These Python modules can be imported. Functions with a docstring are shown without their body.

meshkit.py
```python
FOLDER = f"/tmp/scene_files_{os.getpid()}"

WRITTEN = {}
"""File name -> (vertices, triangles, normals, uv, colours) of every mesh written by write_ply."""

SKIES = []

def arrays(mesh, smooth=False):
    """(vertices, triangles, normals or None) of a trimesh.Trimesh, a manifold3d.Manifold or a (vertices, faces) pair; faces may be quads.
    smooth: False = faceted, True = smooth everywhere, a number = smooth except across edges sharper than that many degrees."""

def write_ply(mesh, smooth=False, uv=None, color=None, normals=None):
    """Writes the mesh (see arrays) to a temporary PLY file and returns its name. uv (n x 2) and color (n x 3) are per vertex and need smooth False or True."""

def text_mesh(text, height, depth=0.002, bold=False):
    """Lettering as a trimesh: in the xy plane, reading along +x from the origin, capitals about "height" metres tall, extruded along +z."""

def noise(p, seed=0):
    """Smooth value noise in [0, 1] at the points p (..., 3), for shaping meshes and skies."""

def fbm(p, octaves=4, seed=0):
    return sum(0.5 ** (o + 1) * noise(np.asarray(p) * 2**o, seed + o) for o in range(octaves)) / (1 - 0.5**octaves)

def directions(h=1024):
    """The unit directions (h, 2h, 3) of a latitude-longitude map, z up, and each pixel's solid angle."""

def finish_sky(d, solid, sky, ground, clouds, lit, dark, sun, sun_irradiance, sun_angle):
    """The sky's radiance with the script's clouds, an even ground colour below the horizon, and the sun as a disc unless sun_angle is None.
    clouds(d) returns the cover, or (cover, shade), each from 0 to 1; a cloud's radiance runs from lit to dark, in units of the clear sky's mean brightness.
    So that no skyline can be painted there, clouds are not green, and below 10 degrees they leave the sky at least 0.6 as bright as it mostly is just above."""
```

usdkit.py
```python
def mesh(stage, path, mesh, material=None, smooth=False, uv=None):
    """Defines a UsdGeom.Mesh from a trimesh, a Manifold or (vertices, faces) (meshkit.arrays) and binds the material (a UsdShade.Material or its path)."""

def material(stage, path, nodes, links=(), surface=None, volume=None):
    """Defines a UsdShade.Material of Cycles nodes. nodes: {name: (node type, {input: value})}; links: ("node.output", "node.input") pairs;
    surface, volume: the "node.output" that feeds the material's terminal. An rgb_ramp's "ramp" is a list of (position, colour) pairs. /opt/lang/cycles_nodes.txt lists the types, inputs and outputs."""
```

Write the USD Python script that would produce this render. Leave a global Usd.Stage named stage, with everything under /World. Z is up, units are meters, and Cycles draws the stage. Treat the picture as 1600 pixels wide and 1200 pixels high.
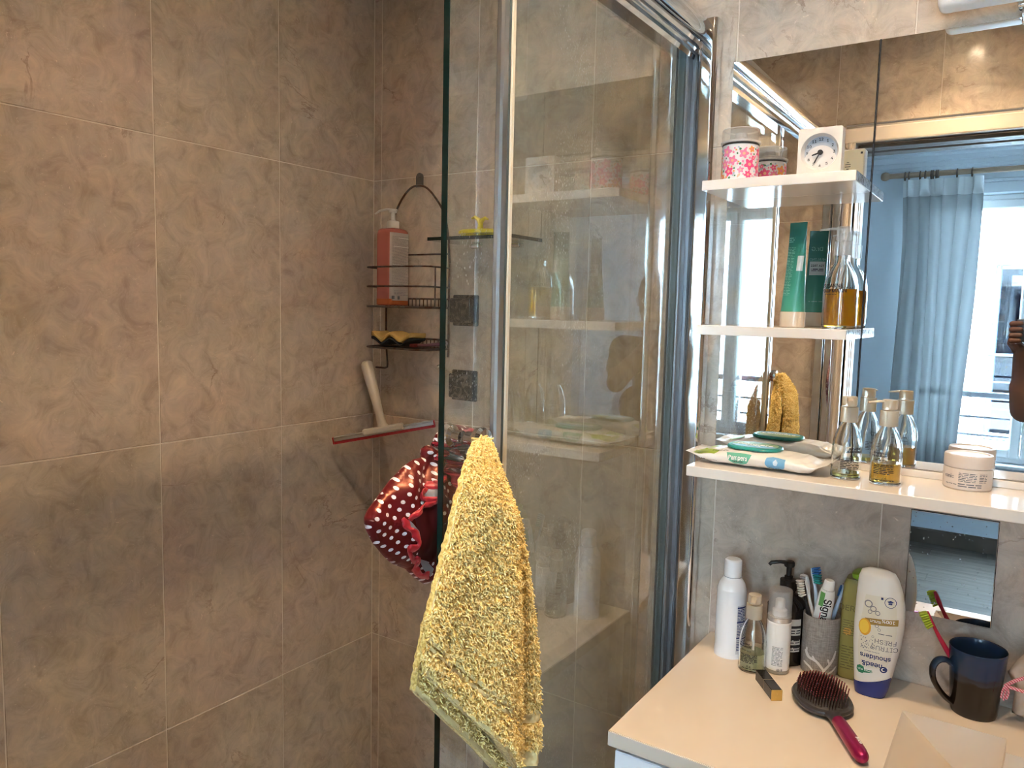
import math, random
import numpy as np, trimesh
import usdkit, meshkit
import manifold3d as m3
from shapely.geometry import Polygon, Point
from shapely import affinity
from pxr import Usd, UsdGeom, UsdLux, UsdShade, Gf, Sdf, Vt

# ------------------------------------------------------------------ camera, sky, exposure
stage = Usd.Stage.CreateInMemory()
UsdGeom.SetStageUpAxis(stage, UsdGeom.Tokens.z)
UsdGeom.SetStageMetersPerUnit(stage, 1.0)
UsdGeom.Xform.Define(stage, '/World')
UsdGeom.Scope.Define(stage, '/World/Looks')
EYE = np.array([1.4415, -1.5, 1.4967]); YAW, PITCH, ROLL, FPX = -0.587268, -0.0982145, 0.0227371, 1211.993
EXPOSURE = 4.0
LAMP = 124.0            # radiance of a ceiling lamp's bulb
SKY = 0.85
fwd = np.array([math.sin(YAW)*math.cos(PITCH), math.cos(YAW)*math.cos(PITCH), math.sin(PITCH)])
_r = np.array([math.cos(YAW), -math.sin(YAW), 0.0]); _u = np.cross(_r, fwd)
RT = math.cos(ROLL)*_r + math.sin(ROLL)*_u; UP = -math.sin(ROLL)*_r + math.cos(ROLL)*_u
cam = UsdGeom.Camera.Define(stage, '/World/camera')
cam.CreateHorizontalApertureAttr(36.0); cam.CreateVerticalApertureAttr(27.0)
cam.CreateFocalLengthAttr(36.0*FPX/1600); cam.CreateClippingRangeAttr(Gf.Vec2f(0.01, 1000))
cam.CreateExposureAttr(EXPOSURE)
cam.AddTransformOp().Set(Gf.Matrix4d(*RT, 0, *UP, 0, *(-fwd), 0, *EYE, 1))
dome = UsdLux.DomeLight.Define(stage, '/World/sky')
dome.CreateColorAttr(Gf.Vec3f(0.56, 0.78, 1.0)); dome.CreateIntensityAttr(SKY)
LAMPS = ((1.22, -0.52, 1.0), (1.22, -1.00, 1.15), (0.58, -0.72, .50))   # x, y, strength of each ceiling lamp

# ------------------------------------------------------------------ helpers
def lin(r, g, b):
    return tuple((c/255/12.92 if c/255 < .04045 else ((c/255+.055)/1.055)**2.4) for c in (r, g, b))
MATS = {}
def mat(name, color=None, rough=.5, metal=0.0, nodes=None, links=(), surface='p.BSDF', **kw):
    if name in MATS: return MATS[name]
    if nodes is None:
        nodes = {'p': ('principled_bsdf', {'base_color': color, 'roughness': rough, 'metallic': metal, **kw})}
    MATS[name] = usdkit.material(stage, '/World/Looks/'+name, nodes, links, surface=surface)
    return MATS[name]
USED = {}
def numbered(parent, name):
    k = USED.get((parent, name), 0); USED[(parent, name)] = k+1
    return f'{parent}/{name}' + (f'_{k:03d}' if k else '')
def keys(prim, label=None, cat=None, group=None, kind=None):
    for k, v in (('label', label), ('category', cat), ('group', group), ('kind', kind)):
        if v: prim.SetCustomDataByKey(k, v)
LOC = {}
def thing(name, label, cat, loc=(0, 0, 0), group=None, kind=None):
    path = numbered('/World', name)
    x = UsdGeom.Xform.Define(stage, path); x.AddTranslateOp().Set(Gf.Vec3d(*map(float, loc)))
    keys(x.GetPrim(), label, cat, group, kind); LOC[path] = np.array(loc, float)
    return path
def part(parent, name, mesh, m, label=None, smooth=30, kind=None, uv=None, group=None):
    path = numbered(parent, name)
    v, f, _ = meshkit.arrays(mesh)
    v = v - LOC[parent]
    LOC[path] = LOC[parent]
    g = usdkit.mesh(stage, path, (v, f), MATS[m] if isinstance(m, str) else m, smooth=True if uv is not None else smooth, uv=uv)
    keys(g.GetPrim(), label, None, group, kind)
    return path
def cat(*ms):
    out = []
    for m in ms:
        if isinstance(m, (list,)): out += m
        else: out.append(m)
    return trimesh.util.concatenate([trimesh.Trimesh(*meshkit.arrays(m)[:2], process=False) for m in out])
def box(x0, x1, y0, y1, z0, z1, b=0.0):
    x0, x1 = sorted((x0, x1)); y0, y1 = sorted((y0, y1)); z0, z1 = sorted((z0, z1))
    if b <= 0:
        t = trimesh.creation.box((x1-x0, y1-y0, z1-z0)); t.apply_translation(((x0+x1)/2, (y0+y1)/2, (z0+z1)/2)); return t
    b = min(b, (x1-x0)*.49, (y1-y0)*.49, (z1-z0)*.49)
    pts = []
    for ax in range(3):
        for sx in (0, 1):
            for sy in (0, 1):
                for sz in (0, 1):
                    p = [(x0+b, x1-b)[sx], (y0+b, y1-b)[sy], (z0+b, z1-b)[sz]]
                    p[ax] = ((x0, x1)[sx], (y0, y1)[sy], (z0, z1)[sz])[ax]
                    pts.append(p)
    return trimesh.convex.convex_hull(np.array(pts))
def rbox(x0, x1, y0, y1, z0, z1, r, seg=16):
    r = min(r, (x1-x0)/2.001, (y1-y0)/2.001, (z1-z0)/2.001)
    s = m3.Manifold.sphere(r, seg)
    return m3.Manifold.batch_hull([s.translate((x, y, z)) for x in (x0+r, x1-r) for y in (y0+r, y1-r) for z in (z0+r, z1-r)])
def loft(rings, cap0=True, cap1=True, closed=True):
    n = len(rings[0]); R = len(rings); v = np.vstack(rings); f = []
    for i in range(R-1):
        for j in range(n if closed else n-1):
            a, b = i*n+j, i*n+(j+1) % n
            f += [[a, b, b+n], [a, b+n, a+n]]
    v = list(v)
    if cap0:
        c = len(v); v.append(np.mean(rings[0], 0))
        f += [[c, (j+1) % n, j] for j in range(n)]
    if cap1:
        c = len(v); v.append(np.mean(rings[-1], 0)); o = (R-1)*n
        f += [[c, o+j, o+(j+1) % n] for j in range(n)]
    return trimesh.Trimesh(np.array(v), np.array(f), process=False)
def ring(cx, cy, z, a, b=None, p=2.0, n=48, rot=0.0):
    b = a if b is None else b
    t = np.arange(n)*2*np.pi/n
    c, s = np.cos(t), np.sin(t)
    x = a*np.sign(c)*np.abs(c)**(2/p); y = b*np.sign(s)*np.abs(s)**(2/p)
    cr, sr = math.cos(rot), math.sin(rot)
    return np.stack([cx+x*cr-y*sr, cy+x*sr+y*cr, np.full(n, float(z))], 1)
def lathe(cx, cy, z0, prof, n=48, cap0=True, cap1=True):
    return loft([ring(cx, cy, z0+z, max(r, 1e-5), n=n) for r, z in prof], cap0, cap1)
def smoothprof(pts, k=6):
    """rounds a profile polyline with Catmull-Rom"""
    p = np.array(pts, float); q = np.vstack([2*p[0]-p[1], p, 2*p[-1]-p[-2]]); out = []
    for i in range(1, len(q)-2):
        for t in np.arange(k)/k:
            out.append(.5*(2*q[i]+(q[i+1]-q[i-1])*t+(2*q[i-1]-5*q[i]+4*q[i+1]-q[i+2])*t*t+(-q[i-1]+3*q[i]-3*q[i+1]+q[i+2])*t**3))
    return out+[p[-1]]
def tube(pts, r, n=10, smooth=0):
    p = np.array(smoothprof(pts, smooth) if smooth else pts, float); rr = np.broadcast_to(np.array(r, float), (len(pts),))
    if smooth: rr = np.interp(np.linspace(0, len(pts)-1, len(p)), np.arange(len(pts)), rr)
    t = np.gradient(p, axis=0); t /= np.linalg.norm(t, axis=1, keepdims=True)+1e-12
    a = np.cross(t[0], [0, 0, 1.] if abs(t[0][2]) < .9 else [1., 0, 0]); a /= np.linalg.norm(a)
    rings = []; ang = np.arange(n)*2*np.pi/n
    for i in range(len(p)):
        a = a-t[i]*(a@t[i]); a /= np.linalg.norm(a); b = np.cross(t[i], a)
        rings.append(p[i]+rr[i]*(np.cos(ang)[:, None]*a+np.sin(ang)[:, None]*b))
    return loft(rings)
def flat(pts, r, along, wide, n=16):
    """loft of ellipses through pts: r = [(half width, half thickness)] with 'wide' the width direction"""
    p = np.array(pts, float); t = np.gradient(p, axis=0); t /= np.linalg.norm(t, axis=1, keepdims=True); rings = []
    w0 = np.array(wide, float); ang = np.arange(n)*2*np.pi/n
    for i in range(len(p)):
        w = w0-t[i]*(w0@t[i]); w /= np.linalg.norm(w); h = np.cross(t[i], w)
        rings.append(p[i]+r[i][0]*np.cos(ang)[:, None]*w+r[i][1]*np.sin(ang)[:, None]*h)
    return loft(rings)
def extrude(poly, h):
    return trimesh.creation.extrude_polygon(poly if isinstance(poly, Polygon) else Polygon(poly), h, engine='earcut')
def to_xz(m, y0):           # (x,y,z) with z = extrusion  ->  (x, y0 - z, y): a face looking at -y
    m = m.copy(); v = m.vertices; m.vertices = np.stack([v[:, 0], y0-v[:, 2], v[:, 1]], 1); return m
def along_y(poly, y0, y1):  # polygon in (x, z) swept along y
    m = extrude(poly, y1-y0); v = m.vertices; m = trimesh.Trimesh(np.stack([v[:, 0], y0+v[:, 2], v[:, 1]], 1), m.faces[:, ::-1], process=False); return m
def along_x(poly, x0, x1):  # polygon in (y, z) swept along x
    m = extrude(poly, x1-x0); v = m.vertices; return trimesh.Trimesh(np.stack([x0+v[:, 2], v[:, 0], v[:, 1]], 1), m.faces, process=False)
def words(w, h, rows, seed, fill=.72, short=.25):
    """rows of small word-like bars: the unreadably small print of a label"""
    rg = random.Random(seed); qs = []
    for i in range(rows):
        y = h*(1-(i+.5)/rows); x = 0; end = w*(1-(rg.random()*short if i % 3 == 2 else 0))
        while x < end:
            l = min(h/rows*(1.2+rg.random()*2.6), end-x)
            if l > 1e-4: qs.append((x, y-h/rows*fill*.32, x+l, y+h/rows*fill*.32))
            x += l+h/rows*.55
    v, f = [], []
    for a, b, c, d in qs:
        o = len(v); v += [(a, b, 0), (c, b, 0), (c, d, 0), (a, d, 0)]; f += [(o, o+1, o+2), (o, o+2, o+3)]
    return trimesh.Trimesh(np.array(v, float), np.array(f), process=False)
def sheet(w, h, nx=12, ny=1, x0=0, y0=0):
    xs, ys = np.meshgrid(np.linspace(x0, x0+w, nx+1), np.linspace(y0, y0+h, ny+1)); v = np.stack([xs.ravel(), ys.ravel(), 0*xs.ravel()], 1); f = []
    for j in range(ny):
        for i in range(nx):
            a = j*(nx+1)+i; f += [[a, a+1, a+nx+2], [a, a+nx+2, a+nx+1]]
    return trimesh.Trimesh(v, np.array(f), process=False)
def disc(cx, cy, r, n=28, r2=None):
    m = extrude(Point(cx, cy).buffer(r, n//4) if r2 is None else affinity.scale(Point(cx, cy).buffer(1, n//4), r, r2), 1e-5); return m
def poly2(pts): return extrude(Polygon(pts), 1e-5)
def letter(t, h, x=0, y=0, bold=False, rot=0, d=1e-4, center=True):
    m = meshkit.text_mesh(t, h, d, bold)
    if center: m.apply_translation((-m.bounds[:, 0].mean(), -h/2, 0))
    if rot: m.apply_transform(trimesh.transformations.rotation_matrix(rot, (0, 0, 1)))
    m.apply_translation((x, y, 0)); return m
def fine(m, s):
    v, f = trimesh.remesh.subdivide_to_size(m.vertices, m.faces, s, max_iter=12); return trimesh.Trimesh(v, f, process=False)
def wrap(m, cx, cy, r, phi, z0, off=.0003):
    """flat print (x right, y up) wrapped on a cylinder; phi = the direction that x = 0 faces"""
    m = fine(m, r*.25); v = m.vertices; a = phi+v[:, 0]/r; q = r+off+v[:, 2]
    return trimesh.Trimesh(np.stack([cx+q*np.cos(a), cy+q*np.sin(a), z0+v[:, 1]], 1), m.faces, process=False)
def rot180(m):
    m = m.copy(); m.apply_transform(trimesh.transformations.rotation_matrix(math.pi, (0, 0, 1))); return m
def move(m, *t): m = m.copy(); m.apply_translation((tuple(t)+(0, 0, 0))[:3]); return m
def turn(m, ang, axis=(0, 0, 1), at=(0, 0, 0)):
    m = m.copy(); m.apply_transform(trimesh.transformations.rotation_matrix(ang, axis, at)); return m
def frame(m, o, rx, uy):
    rx = np.array(rx, float)/np.linalg.norm(rx); uy = np.array(uy, float); uy = uy-rx*(uy@rx); uy /= np.linalg.norm(uy); n = np.cross(rx, uy)
    v, f, _ = meshkit.arrays(m); return trimesh.Trimesh(np.array(o)+v[:, :1]*rx+v[:, 1:2]*uy+v[:, 2:3]*n, f, process=False)
def pillow(outline, res, depth, fold=None, back=None, seed=0, pw=.5):
    """inflated closed mesh over a 2-D outline: front z=+f(d), back z=-back*f(d). Returns mesh and its 2-D coordinates."""
    P = Polygon(outline).buffer(0); x0, y0, x1, y1 = P.bounds
    b = np.array(P.exterior.segmentize(res).coords)[:-1]
    xs = np.arange(x0, x1, res); ys = np.arange(y0, y1, res*.866)
    g = np.array([(x+(res/2 if k % 2 else 0), y) for k, y in enumerate(ys) for x in xs])
    import shapely
    inn = shapely.contains_xy(P.buffer(-res*.55), g[:, 0], g[:, 1]); g = g[inn]
    pts = np.vstack([b, g]); nb = len(b)
    from scipy.spatial import Delaunay
    tri = Delaunay(pts).simplices; c = pts[tri].mean(1); tri = tri[shapely.contains_xy(P, c[:, 0], c[:, 1])]
    a = pts[tri]; cr = (a[:, 1, 0]-a[:, 0, 0])*(a[:, 2, 1]-a[:, 0, 1])-(a[:, 1, 1]-a[:, 0, 1])*(a[:, 2, 0]-a[:, 0, 0])
    tri[cr < 0] = tri[cr < 0][:, ::-1]; tri = tri[np.abs(cr) > 1e-12]
    d = shapely.distance(P.exterior, shapely.points(pts)); dm = d.max(); h = depth*(np.clip(d/dm, 0, 1)*(2-np.clip(d/dm, 0, 1)))**pw
    w = np.clip(d/dm*3, 0, 1)
    front = h+(fold(pts)*w if fold else 0); rear = -h*(back if back is not None else 1)
    n = len(pts); idx = np.arange(n); idx2 = np.where(idx < nb, idx, idx+n)
    v = np.vstack([np.column_stack([pts, front]), np.column_stack([pts, rear])])
    v[:nb, 2] = 0; f = np.vstack([tri, idx2[tri][:, ::-1]])
    return trimesh.Trimesh(v, f, process=False), v[:, :2].copy()
def skin(bones, refine=.012, it=10):
    """one continuous surface from (p, q, r1, r2) bones"""
    M = None
    for p, q, r1, r2 in bones:
        h = m3.Manifold.batch_hull([m3.Manifold.sphere(r1, 20).translate(tuple(map(float, p))), m3.Manifold.sphere(r2, 20).translate(tuple(map(float, q)))])
        M = h if M is None else M+h
    M = M.refine_to_length(refine); v, f, _ = meshkit.arrays(M); t = trimesh.Trimesh(v, f, process=True)
    trimesh.smoothing.filter_taubin(t, iterations=it); return t

# ------------------------------------------------------------------ materials
def stone(name, base, pink, dark, rough=.16, scale=1.0, spec=.5):
    """polished marble-look tile: mottled, with red-brown veins and pale flecks"""
    return mat(name, nodes={
        'g': ('geometry', {}), 'oi': ('object_info', {}), 'sc': ('vector_math', {'math_type': 'scale', 'scale': 1.0}),
        'cx': ('combine_xyz', {}), 'm1': ('math', {'math_type': 'multiply', 'value2': 37.0}), 'm2': ('math', {'math_type': 'multiply', 'value2': 91.0}),
        'off': ('vector_math', {'math_type': 'add'}),
        'n1': ('noise_texture', {'scale': 4.5*scale, 'detail': 5.0, 'roughness': .6, 'distortion': .6}),
        'n2': ('noise_texture', {'scale': 20.0*scale, 'detail': 7.0, 'roughness': .68, 'distortion': .9}),
        'n3': ('noise_texture', {'scale': 3.2*scale, 'detail': 8.0, 'roughness': .62, 'distortion': 1.2}),
        'n4': ('noise_texture', {'scale': 55.0*scale, 'detail': 5.0, 'roughness': .7, 'distortion': 3.0}),
        'n5': ('noise_texture', {'scale': 2.4*scale, 'detail': 3.0}),
        'r1': ('rgb_ramp', {'ramp': [(.30, dark), (.46, base), (.56, tuple(c*1.08 for c in base)), (.72, tuple(c*1.22 for c in base))]}),
        'r2': ('rgb_ramp', {'ramp': [(.33, (.78, .76, .73)), (.50, (1, 1, 1)), (.68, (1.2, 1.19, 1.17))]}),
        'r5': ('rgb_ramp', {'ramp': [(.45, (0, 0, 0)), (.68, (.75, .75, .75))]}),
        'v': ('rgb_ramp', {'ramp': [(.489, (0, 0, 0)), (.497, (1, 1, 1)), (.503, (1, 1, 1)), (.511, (0, 0, 0))]}),
        'vm': ('rgb_ramp', {'ramp': [(.53, (0, 0, 0)), (.66, (.62, .62, .62))]}),
        'fl': ('rgb_ramp', {'ramp': [(.63, (0, 0, 0)), (.73, (.75, .75, .75))]}),
        'a': ('mix_color', {'blend_type': 'mix', 'b': pink}), 'b': ('mix_color', {'blend_type': 'multiply', 'fac': 1.0}),
        'vv': ('math', {'math_type': 'multiply'}), 'c': ('mix_color', {'b': tuple(c*.45*s for c, s in zip(base, (1.1, .8, .7)))}),
        'd': ('mix_color', {'b': tuple(min(1, c*1.7) for c in base)}),
        'p': ('principled_bsdf', {'roughness': rough, 'specular_ior_level': spec}), 'bp': ('bump', {'strength': .03, 'distance': .002}),
    }, links=[('oi.random', 'm1.value1'), ('oi.random', 'm2.value1'), ('m1.value', 'cx.x'), ('m2.value', 'cx.y'), ('m1.value', 'cx.z'),
              ('g.position', 'off.vector1'), ('cx.vector', 'off.vector2')]
       + [('off.vector', f'n{i}.vector') for i in (1, 2, 3, 4, 5)]
       + [('n1.fac', 'r1.fac'), ('n2.fac', 'r2.fac'), ('n5.fac', 'r5.fac'), ('r5.color', 'a.fac'), ('r1.color', 'a.a'), ('a.result', 'b.a'), ('r2.color', 'b.b'),
          ('n3.fac', 'v.fac'), ('n1.fac', 'vm.fac'), ('v.color', 'vv.value1'), ('vm.color', 'vv.value2'), ('vv.value', 'c.fac'), ('b.result', 'c.a'),
          ('n4.fac', 'fl.fac'), ('fl.color', 'd.fac'), ('c.result', 'd.a'), ('d.result', 'p.base_color'), ('n4.fac', 'bp.height'), ('bp.normal', 'p.normal')])
stone('tile', (.53, .445, .355), (.56, .43, .36), (.46, .375, .290))
mat('grout', (.74, .66, .56), .8)
mat('ceiling_paint', (.82, .80, .76), .9)
mat('bed_wall', (.60, .655, .705), .85)
mat('white_paint', (.84, .84, .83), .45)
mat('frame_paint', (.70, .62, .52), .4)
mat('track_grey', (.22, .215, .21), .45)
mat('white_lacquer', (.76, .71, .65), .09)
mat('counter_white', (.66, .57, .47), .32)
mat('cabinet_white', (.80, .82, .86), .3)
mat('chrome', (.80, .80, .80), .06, 1.0)
mat('satin_metal', (.66, .65, .62), .24, 1.0)
mat('dark_steel', (.16, .15, .145), .35, .9)
mat('rusty_wire', nodes={'n': ('noise_texture', {'scale': 60.0, 'detail': 4.0}), 'g': ('geometry', {}), 'r': ('rgb_ramp', {'ramp': [(.4, (.12, .11, .10)), (.6, (.10, .045, .025))]}),
     'p': ('principled_bsdf', {'roughness': .4, 'metallic': .7})}, links=[('g.position', 'n.vector'), ('n.fac', 'r.fac'), ('r.color', 'p.base_color')])
mat('edge_green', (.002, .014, .011), .2)
mat('seal_dark', (.055, .075, .075), .4)
mat('seal_pale', (.55, .50, .38), .4)
mat('mirror', (.88, .89, .88), .0, 1.0)
mat('black_edge', (.01, .01, .01), .4)
def pane(name, tint, f0=.042, specks=0.0, haze=0.0, dirt=(.7, .72, .7)):
    nodes = {'lw': ('layer_weight', {'blend': .5}), 'pw': ('math', {'math_type': 'power', 'value2': 5.0}), 'mr': ('map_range', {'from_min': 0.0, 'from_max': 1.0, 'to_min': f0, 'to_max': 1.0}),
             'ge0': ('geometry', {}), 'inv': ('math', {'math_type': 'subtract', 'value1': 1.0}), 'fr': ('math', {'math_type': 'multiply'}), 't': ('transparent_bsdf', {'color': tint}), 'gl': ('glossy_bsdf', {'color': (1, 1, 1), 'roughness': .0}), 'mx': ('mix_closure', {})}
    links = [('lw.facing', 'pw.value1'), ('pw.value', 'mr.value'), ('ge0.backfacing', 'inv.value2'), ('mr.result', 'fr.value1'), ('inv.value', 'fr.value2'), ('fr.value', 'mx.fac'), ('t.BSDF', 'mx.closure1'), ('gl.BSDF', 'mx.closure2')]
    out = 'mx.closure'
    if specks or haze:
        nodes.update({'ge': ('geometry', {}), 'sc': ('vector_math', {'math_type': 'multiply', 'vector2': (1.0, 1.0, .55)}), 'vo': ('voronoi_texture', {'scale': 210.0}), 'vr': ('rgb_ramp', {'ramp': [(.0, (1, 1, 1)), (.17, (1, 1, 1)), (.21, (0, 0, 0))]}),
                      'no': ('noise_texture', {'scale': 9.0, 'detail': 4.0}), 'nr': ('rgb_ramp', {'ramp': [(.5, (0, 0, 0)), (.68, (1, 1, 1))]}),
                      'mu': ('math', {'math_type': 'multiply'}), 'ms': ('math', {'math_type': 'multiply_add', 'value2': specks, 'value3': haze}),
                      'df': ('diffuse_bsdf', {'color': dirt}), 'm2': ('mix_closure', {})})
        links += [('ge.position', 'sc.vector1'), ('sc.vector', 'vo.vector'), ('ge.position', 'no.vector'), ('vo.distance', 'vr.fac'), ('no.fac', 'nr.fac'), ('vr.color', 'mu.value1'), ('nr.color', 'mu.value2'),
                  ('mu.value', 'ms.value1'), ('ms.value', 'm2.fac'), ('mx.closure', 'm2.closure1'), ('df.BSDF', 'm2.closure2')]
        out = 'm2.closure'
    return mat(name, nodes=nodes, links=links, surface=out)
pane('shower_glass', (.955, .985, .965), .135, specks=.3, haze=.02)
pane('door_glass', (.965, .988, .97), .065, specks=.3, haze=.018)
pane('shelf_glass', (.84, .92, .88), .08)
pane('window_glass', (.975, .985, .985), .08)
pane('far_glass', (.16, .20, .27), .05)
mat('splashed_mirror', nodes={'p': ('principled_bsdf', {'base_color': (.86, .87, .87), 'metallic': 1.0, 'roughness': .0}), 'd': ('diffuse_bsdf', {'color': (.75, .75, .74)}),
     'g': ('geometry', {}), 'vo': ('voronoi_texture', {'scale': 130.0}), 'vr': ('rgb_ramp', {'ramp': [(0, (1, 1, 1)), (.13, (1, 1, 1)), (.2, (0, 0, 0))]}), 'n': ('noise_texture', {'scale': 60.0, 'detail': 2.0}),
     'nr': ('rgb_ramp', {'ramp': [(.5, (0, 0, 0)), (.6, (.6, .6, .6))]}), 'm': ('math', {'math_type': 'multiply'}), 'mx': ('mix_closure', {})},
    links=[('g.position', 'vo.vector'), ('g.position', 'n.vector'), ('vo.distance', 'vr.fac'), ('n.fac', 'nr.fac'), ('vr.color', 'm.value1'), ('nr.color', 'm.value2'), ('m.value', 'mx.fac'), ('p.BSDF', 'mx.closure1'), ('d.BSDF', 'mx.closure2')], surface='mx.closure')
mat('glass', nodes={'g': ('glass_bsdf', {'color': (.98, .99, .985), 'roughness': 0.0, 'IOR': 1.45})}, surface='g.BSDF')
mat('clear_lid', nodes={'a': ('principled_bsdf', {'base_color': (.80, .78, .74), 'roughness': .08, 'specular_ior_level': .9}), 't': ('transparent_bsdf', {'color': (.96, .96, .95)}), 'm': ('mix_closure', {'fac': .13})}, links=[('t.BSDF', 'm.closure1'), ('a.BSDF', 'm.closure2')], surface='m.closure')
mat('cap_frost', nodes={'a': ('principled_bsdf', {'base_color': (.80, .79, .76), 'roughness': .2}), 't': ('transparent_bsdf', {'color': (.95, .95, .95)}), 'm': ('mix_closure', {'fac': .36})}, links=[('t.BSDF', 'm.closure1'), ('a.BSDF', 'm.closure2')], surface='m.closure')
def liquid(name, col, ior=1.36, tw=.72): mat(name, nodes={'p': ('principled_bsdf', {'base_color': col, 'roughness': 0.0, 'transmission_weight': tw, 'ior': ior})})
liquid('amber', (.95, .44, .012), tw=.6); liquid('honey', (.92, .60, .10)); liquid('pale_green', (.86, .90, .55)); liquid('olive', (.8, .75, .2))
mat('pump_clear', nodes={'p': ('principled_bsdf', {'base_color': (.82, .73, .58), 'roughness': .25, 'transmission_weight': .5, 'ior': 1.4})})
mat('cap_clear', nodes={'a': ('principled_bsdf', {'base_color': (.85, .85, .83), 'roughness': .25}), 't': ('transparent_bsdf', {'color': (.95, .95, .95)}), 'm': ('mix_closure', {'fac': .17})},
    links=[('t.BSDF', 'm.closure1'), ('a.BSDF', 'm.closure2')], surface='m.closure')
mat('print_black', (.015, .015, .017), .6); mat('print_grey', (.16, .16, .17), .6); mat('print_white', (.85, .84, .82), .6); mat('print_navy', (.01, .025, .14), .5)
mat('white_plastic', (.80, .78, .74), .35); mat('gloss_white', (.80, .81, .83), .12); mat('cream_plastic', (.80, .74, .60), .4); mat('black_plastic', (.012, .012, .013), .2); mat('rubber', (.02, .02, .02), .6)

# ------------------------------------------------------------------ the room
H, YF, XR = 2.40, -1.32, 2.30           # ceiling, inner face of the door wall, right wall
ZJ = (.602-.606, .602, 1.208, 1.814, 2.42)
XJ = [.0257+.30432*k for k in range(-1, 8)]
def structure(name, loc=(0, 0, 0)):
    p = thing(name, None, None, loc, kind='structure'); return p
def tiles(parent, ulist, vlist, place, gap=.0024):
    """one bevelled slab per tile; place(u0,u1,v0,v1) -> box bounds"""
    for u0, u1 in ulist:
        for v0, v1 in vlist:
            part(parent, 'tile', box(*place(u0+gap/2, u1-gap/2, v0+gap/2, v1-gap/2), b=.0007), 'tile', smooth=False)
rows = [(max(0.0, a), min(H, b)) for a, b in zip(ZJ, ZJ[1:])]
w = structure('wall_left')
part(w, 'grout', box(-.12, -.0012, YF, .1, 0, H), 'grout', smooth=False)
yj = [0, -.303, -.607, -.910, -1.213, YF]
tiles(w, list(zip(yj[1:], yj)), rows, lambda a, b, c, d: (-.010, 0, a, b, c, d))
w = structure('wall_back')
part(w, 'grout', box(-.12, XR+.1, .0012, .12, 0, H), 'grout', smooth=False)
xj = [0]+[x for x in XJ if .01 < x < XR]+[XR]
tiles(w, list(zip(xj, xj[1:])), rows, lambda a, b, c, d: (a, b, 0, .010, c, d))
w = structure('wall_right')
part(w, 'grout', box(XR+.0012, XR+.1, YF, 0, 0, H), 'grout', smooth=False)
tiles(w, list(zip(yj[1:], yj)), rows, lambda a, b, c, d: (XR, XR+.010, a, b, c, d))
DX0, DX1, DZ = .917, 1.95, 2.060        # door opening
YB = -1.50                              # bedroom face of that wall
w = structure('wall_front')
g = [box(-.12, .886, YB, YF-.0012, 0, H), box(DX1+.06, XR+.1, YB, YF-.0012, 0, H), box(.886, DX1+.06, YB, YF-.0012, 2.115, H), box(.886, DX0, YB, YF-.0012, 0, 2.115), box(DX1, DX1+.06, YB, YF-.0012, 0, 2.115), box(DX0, DX1, YB, YF-.0012, DZ, 2.115)]
part(w, 'grout', cat(*g), 'grout', smooth=False)
fj = [0, .241, .5455, .8498, 1.1541, 1.4584, 1.7627, 2.067, XR]
for a, b in zip(fj, fj[1:]):
    for c, d in rows:
        if b <= .886: tiles(w, [(a, b)], [(c, d)], lambda *q: (q[0], q[1], YF-.010, YF, q[2], q[3]))
        elif d > 2.2: tiles(w, [(a, b)], [(2.117 if b > .886 and a < DX1+.06 else c, d)], lambda *q: (q[0], q[1], YF-.010, YF, q[2], q[3]))
        elif a >= DX1+.06: tiles(w, [(a, b)], [(c, d)], lambda *q: (q[0], q[1], YF-.010, YF, q[2], q[3]))
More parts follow.
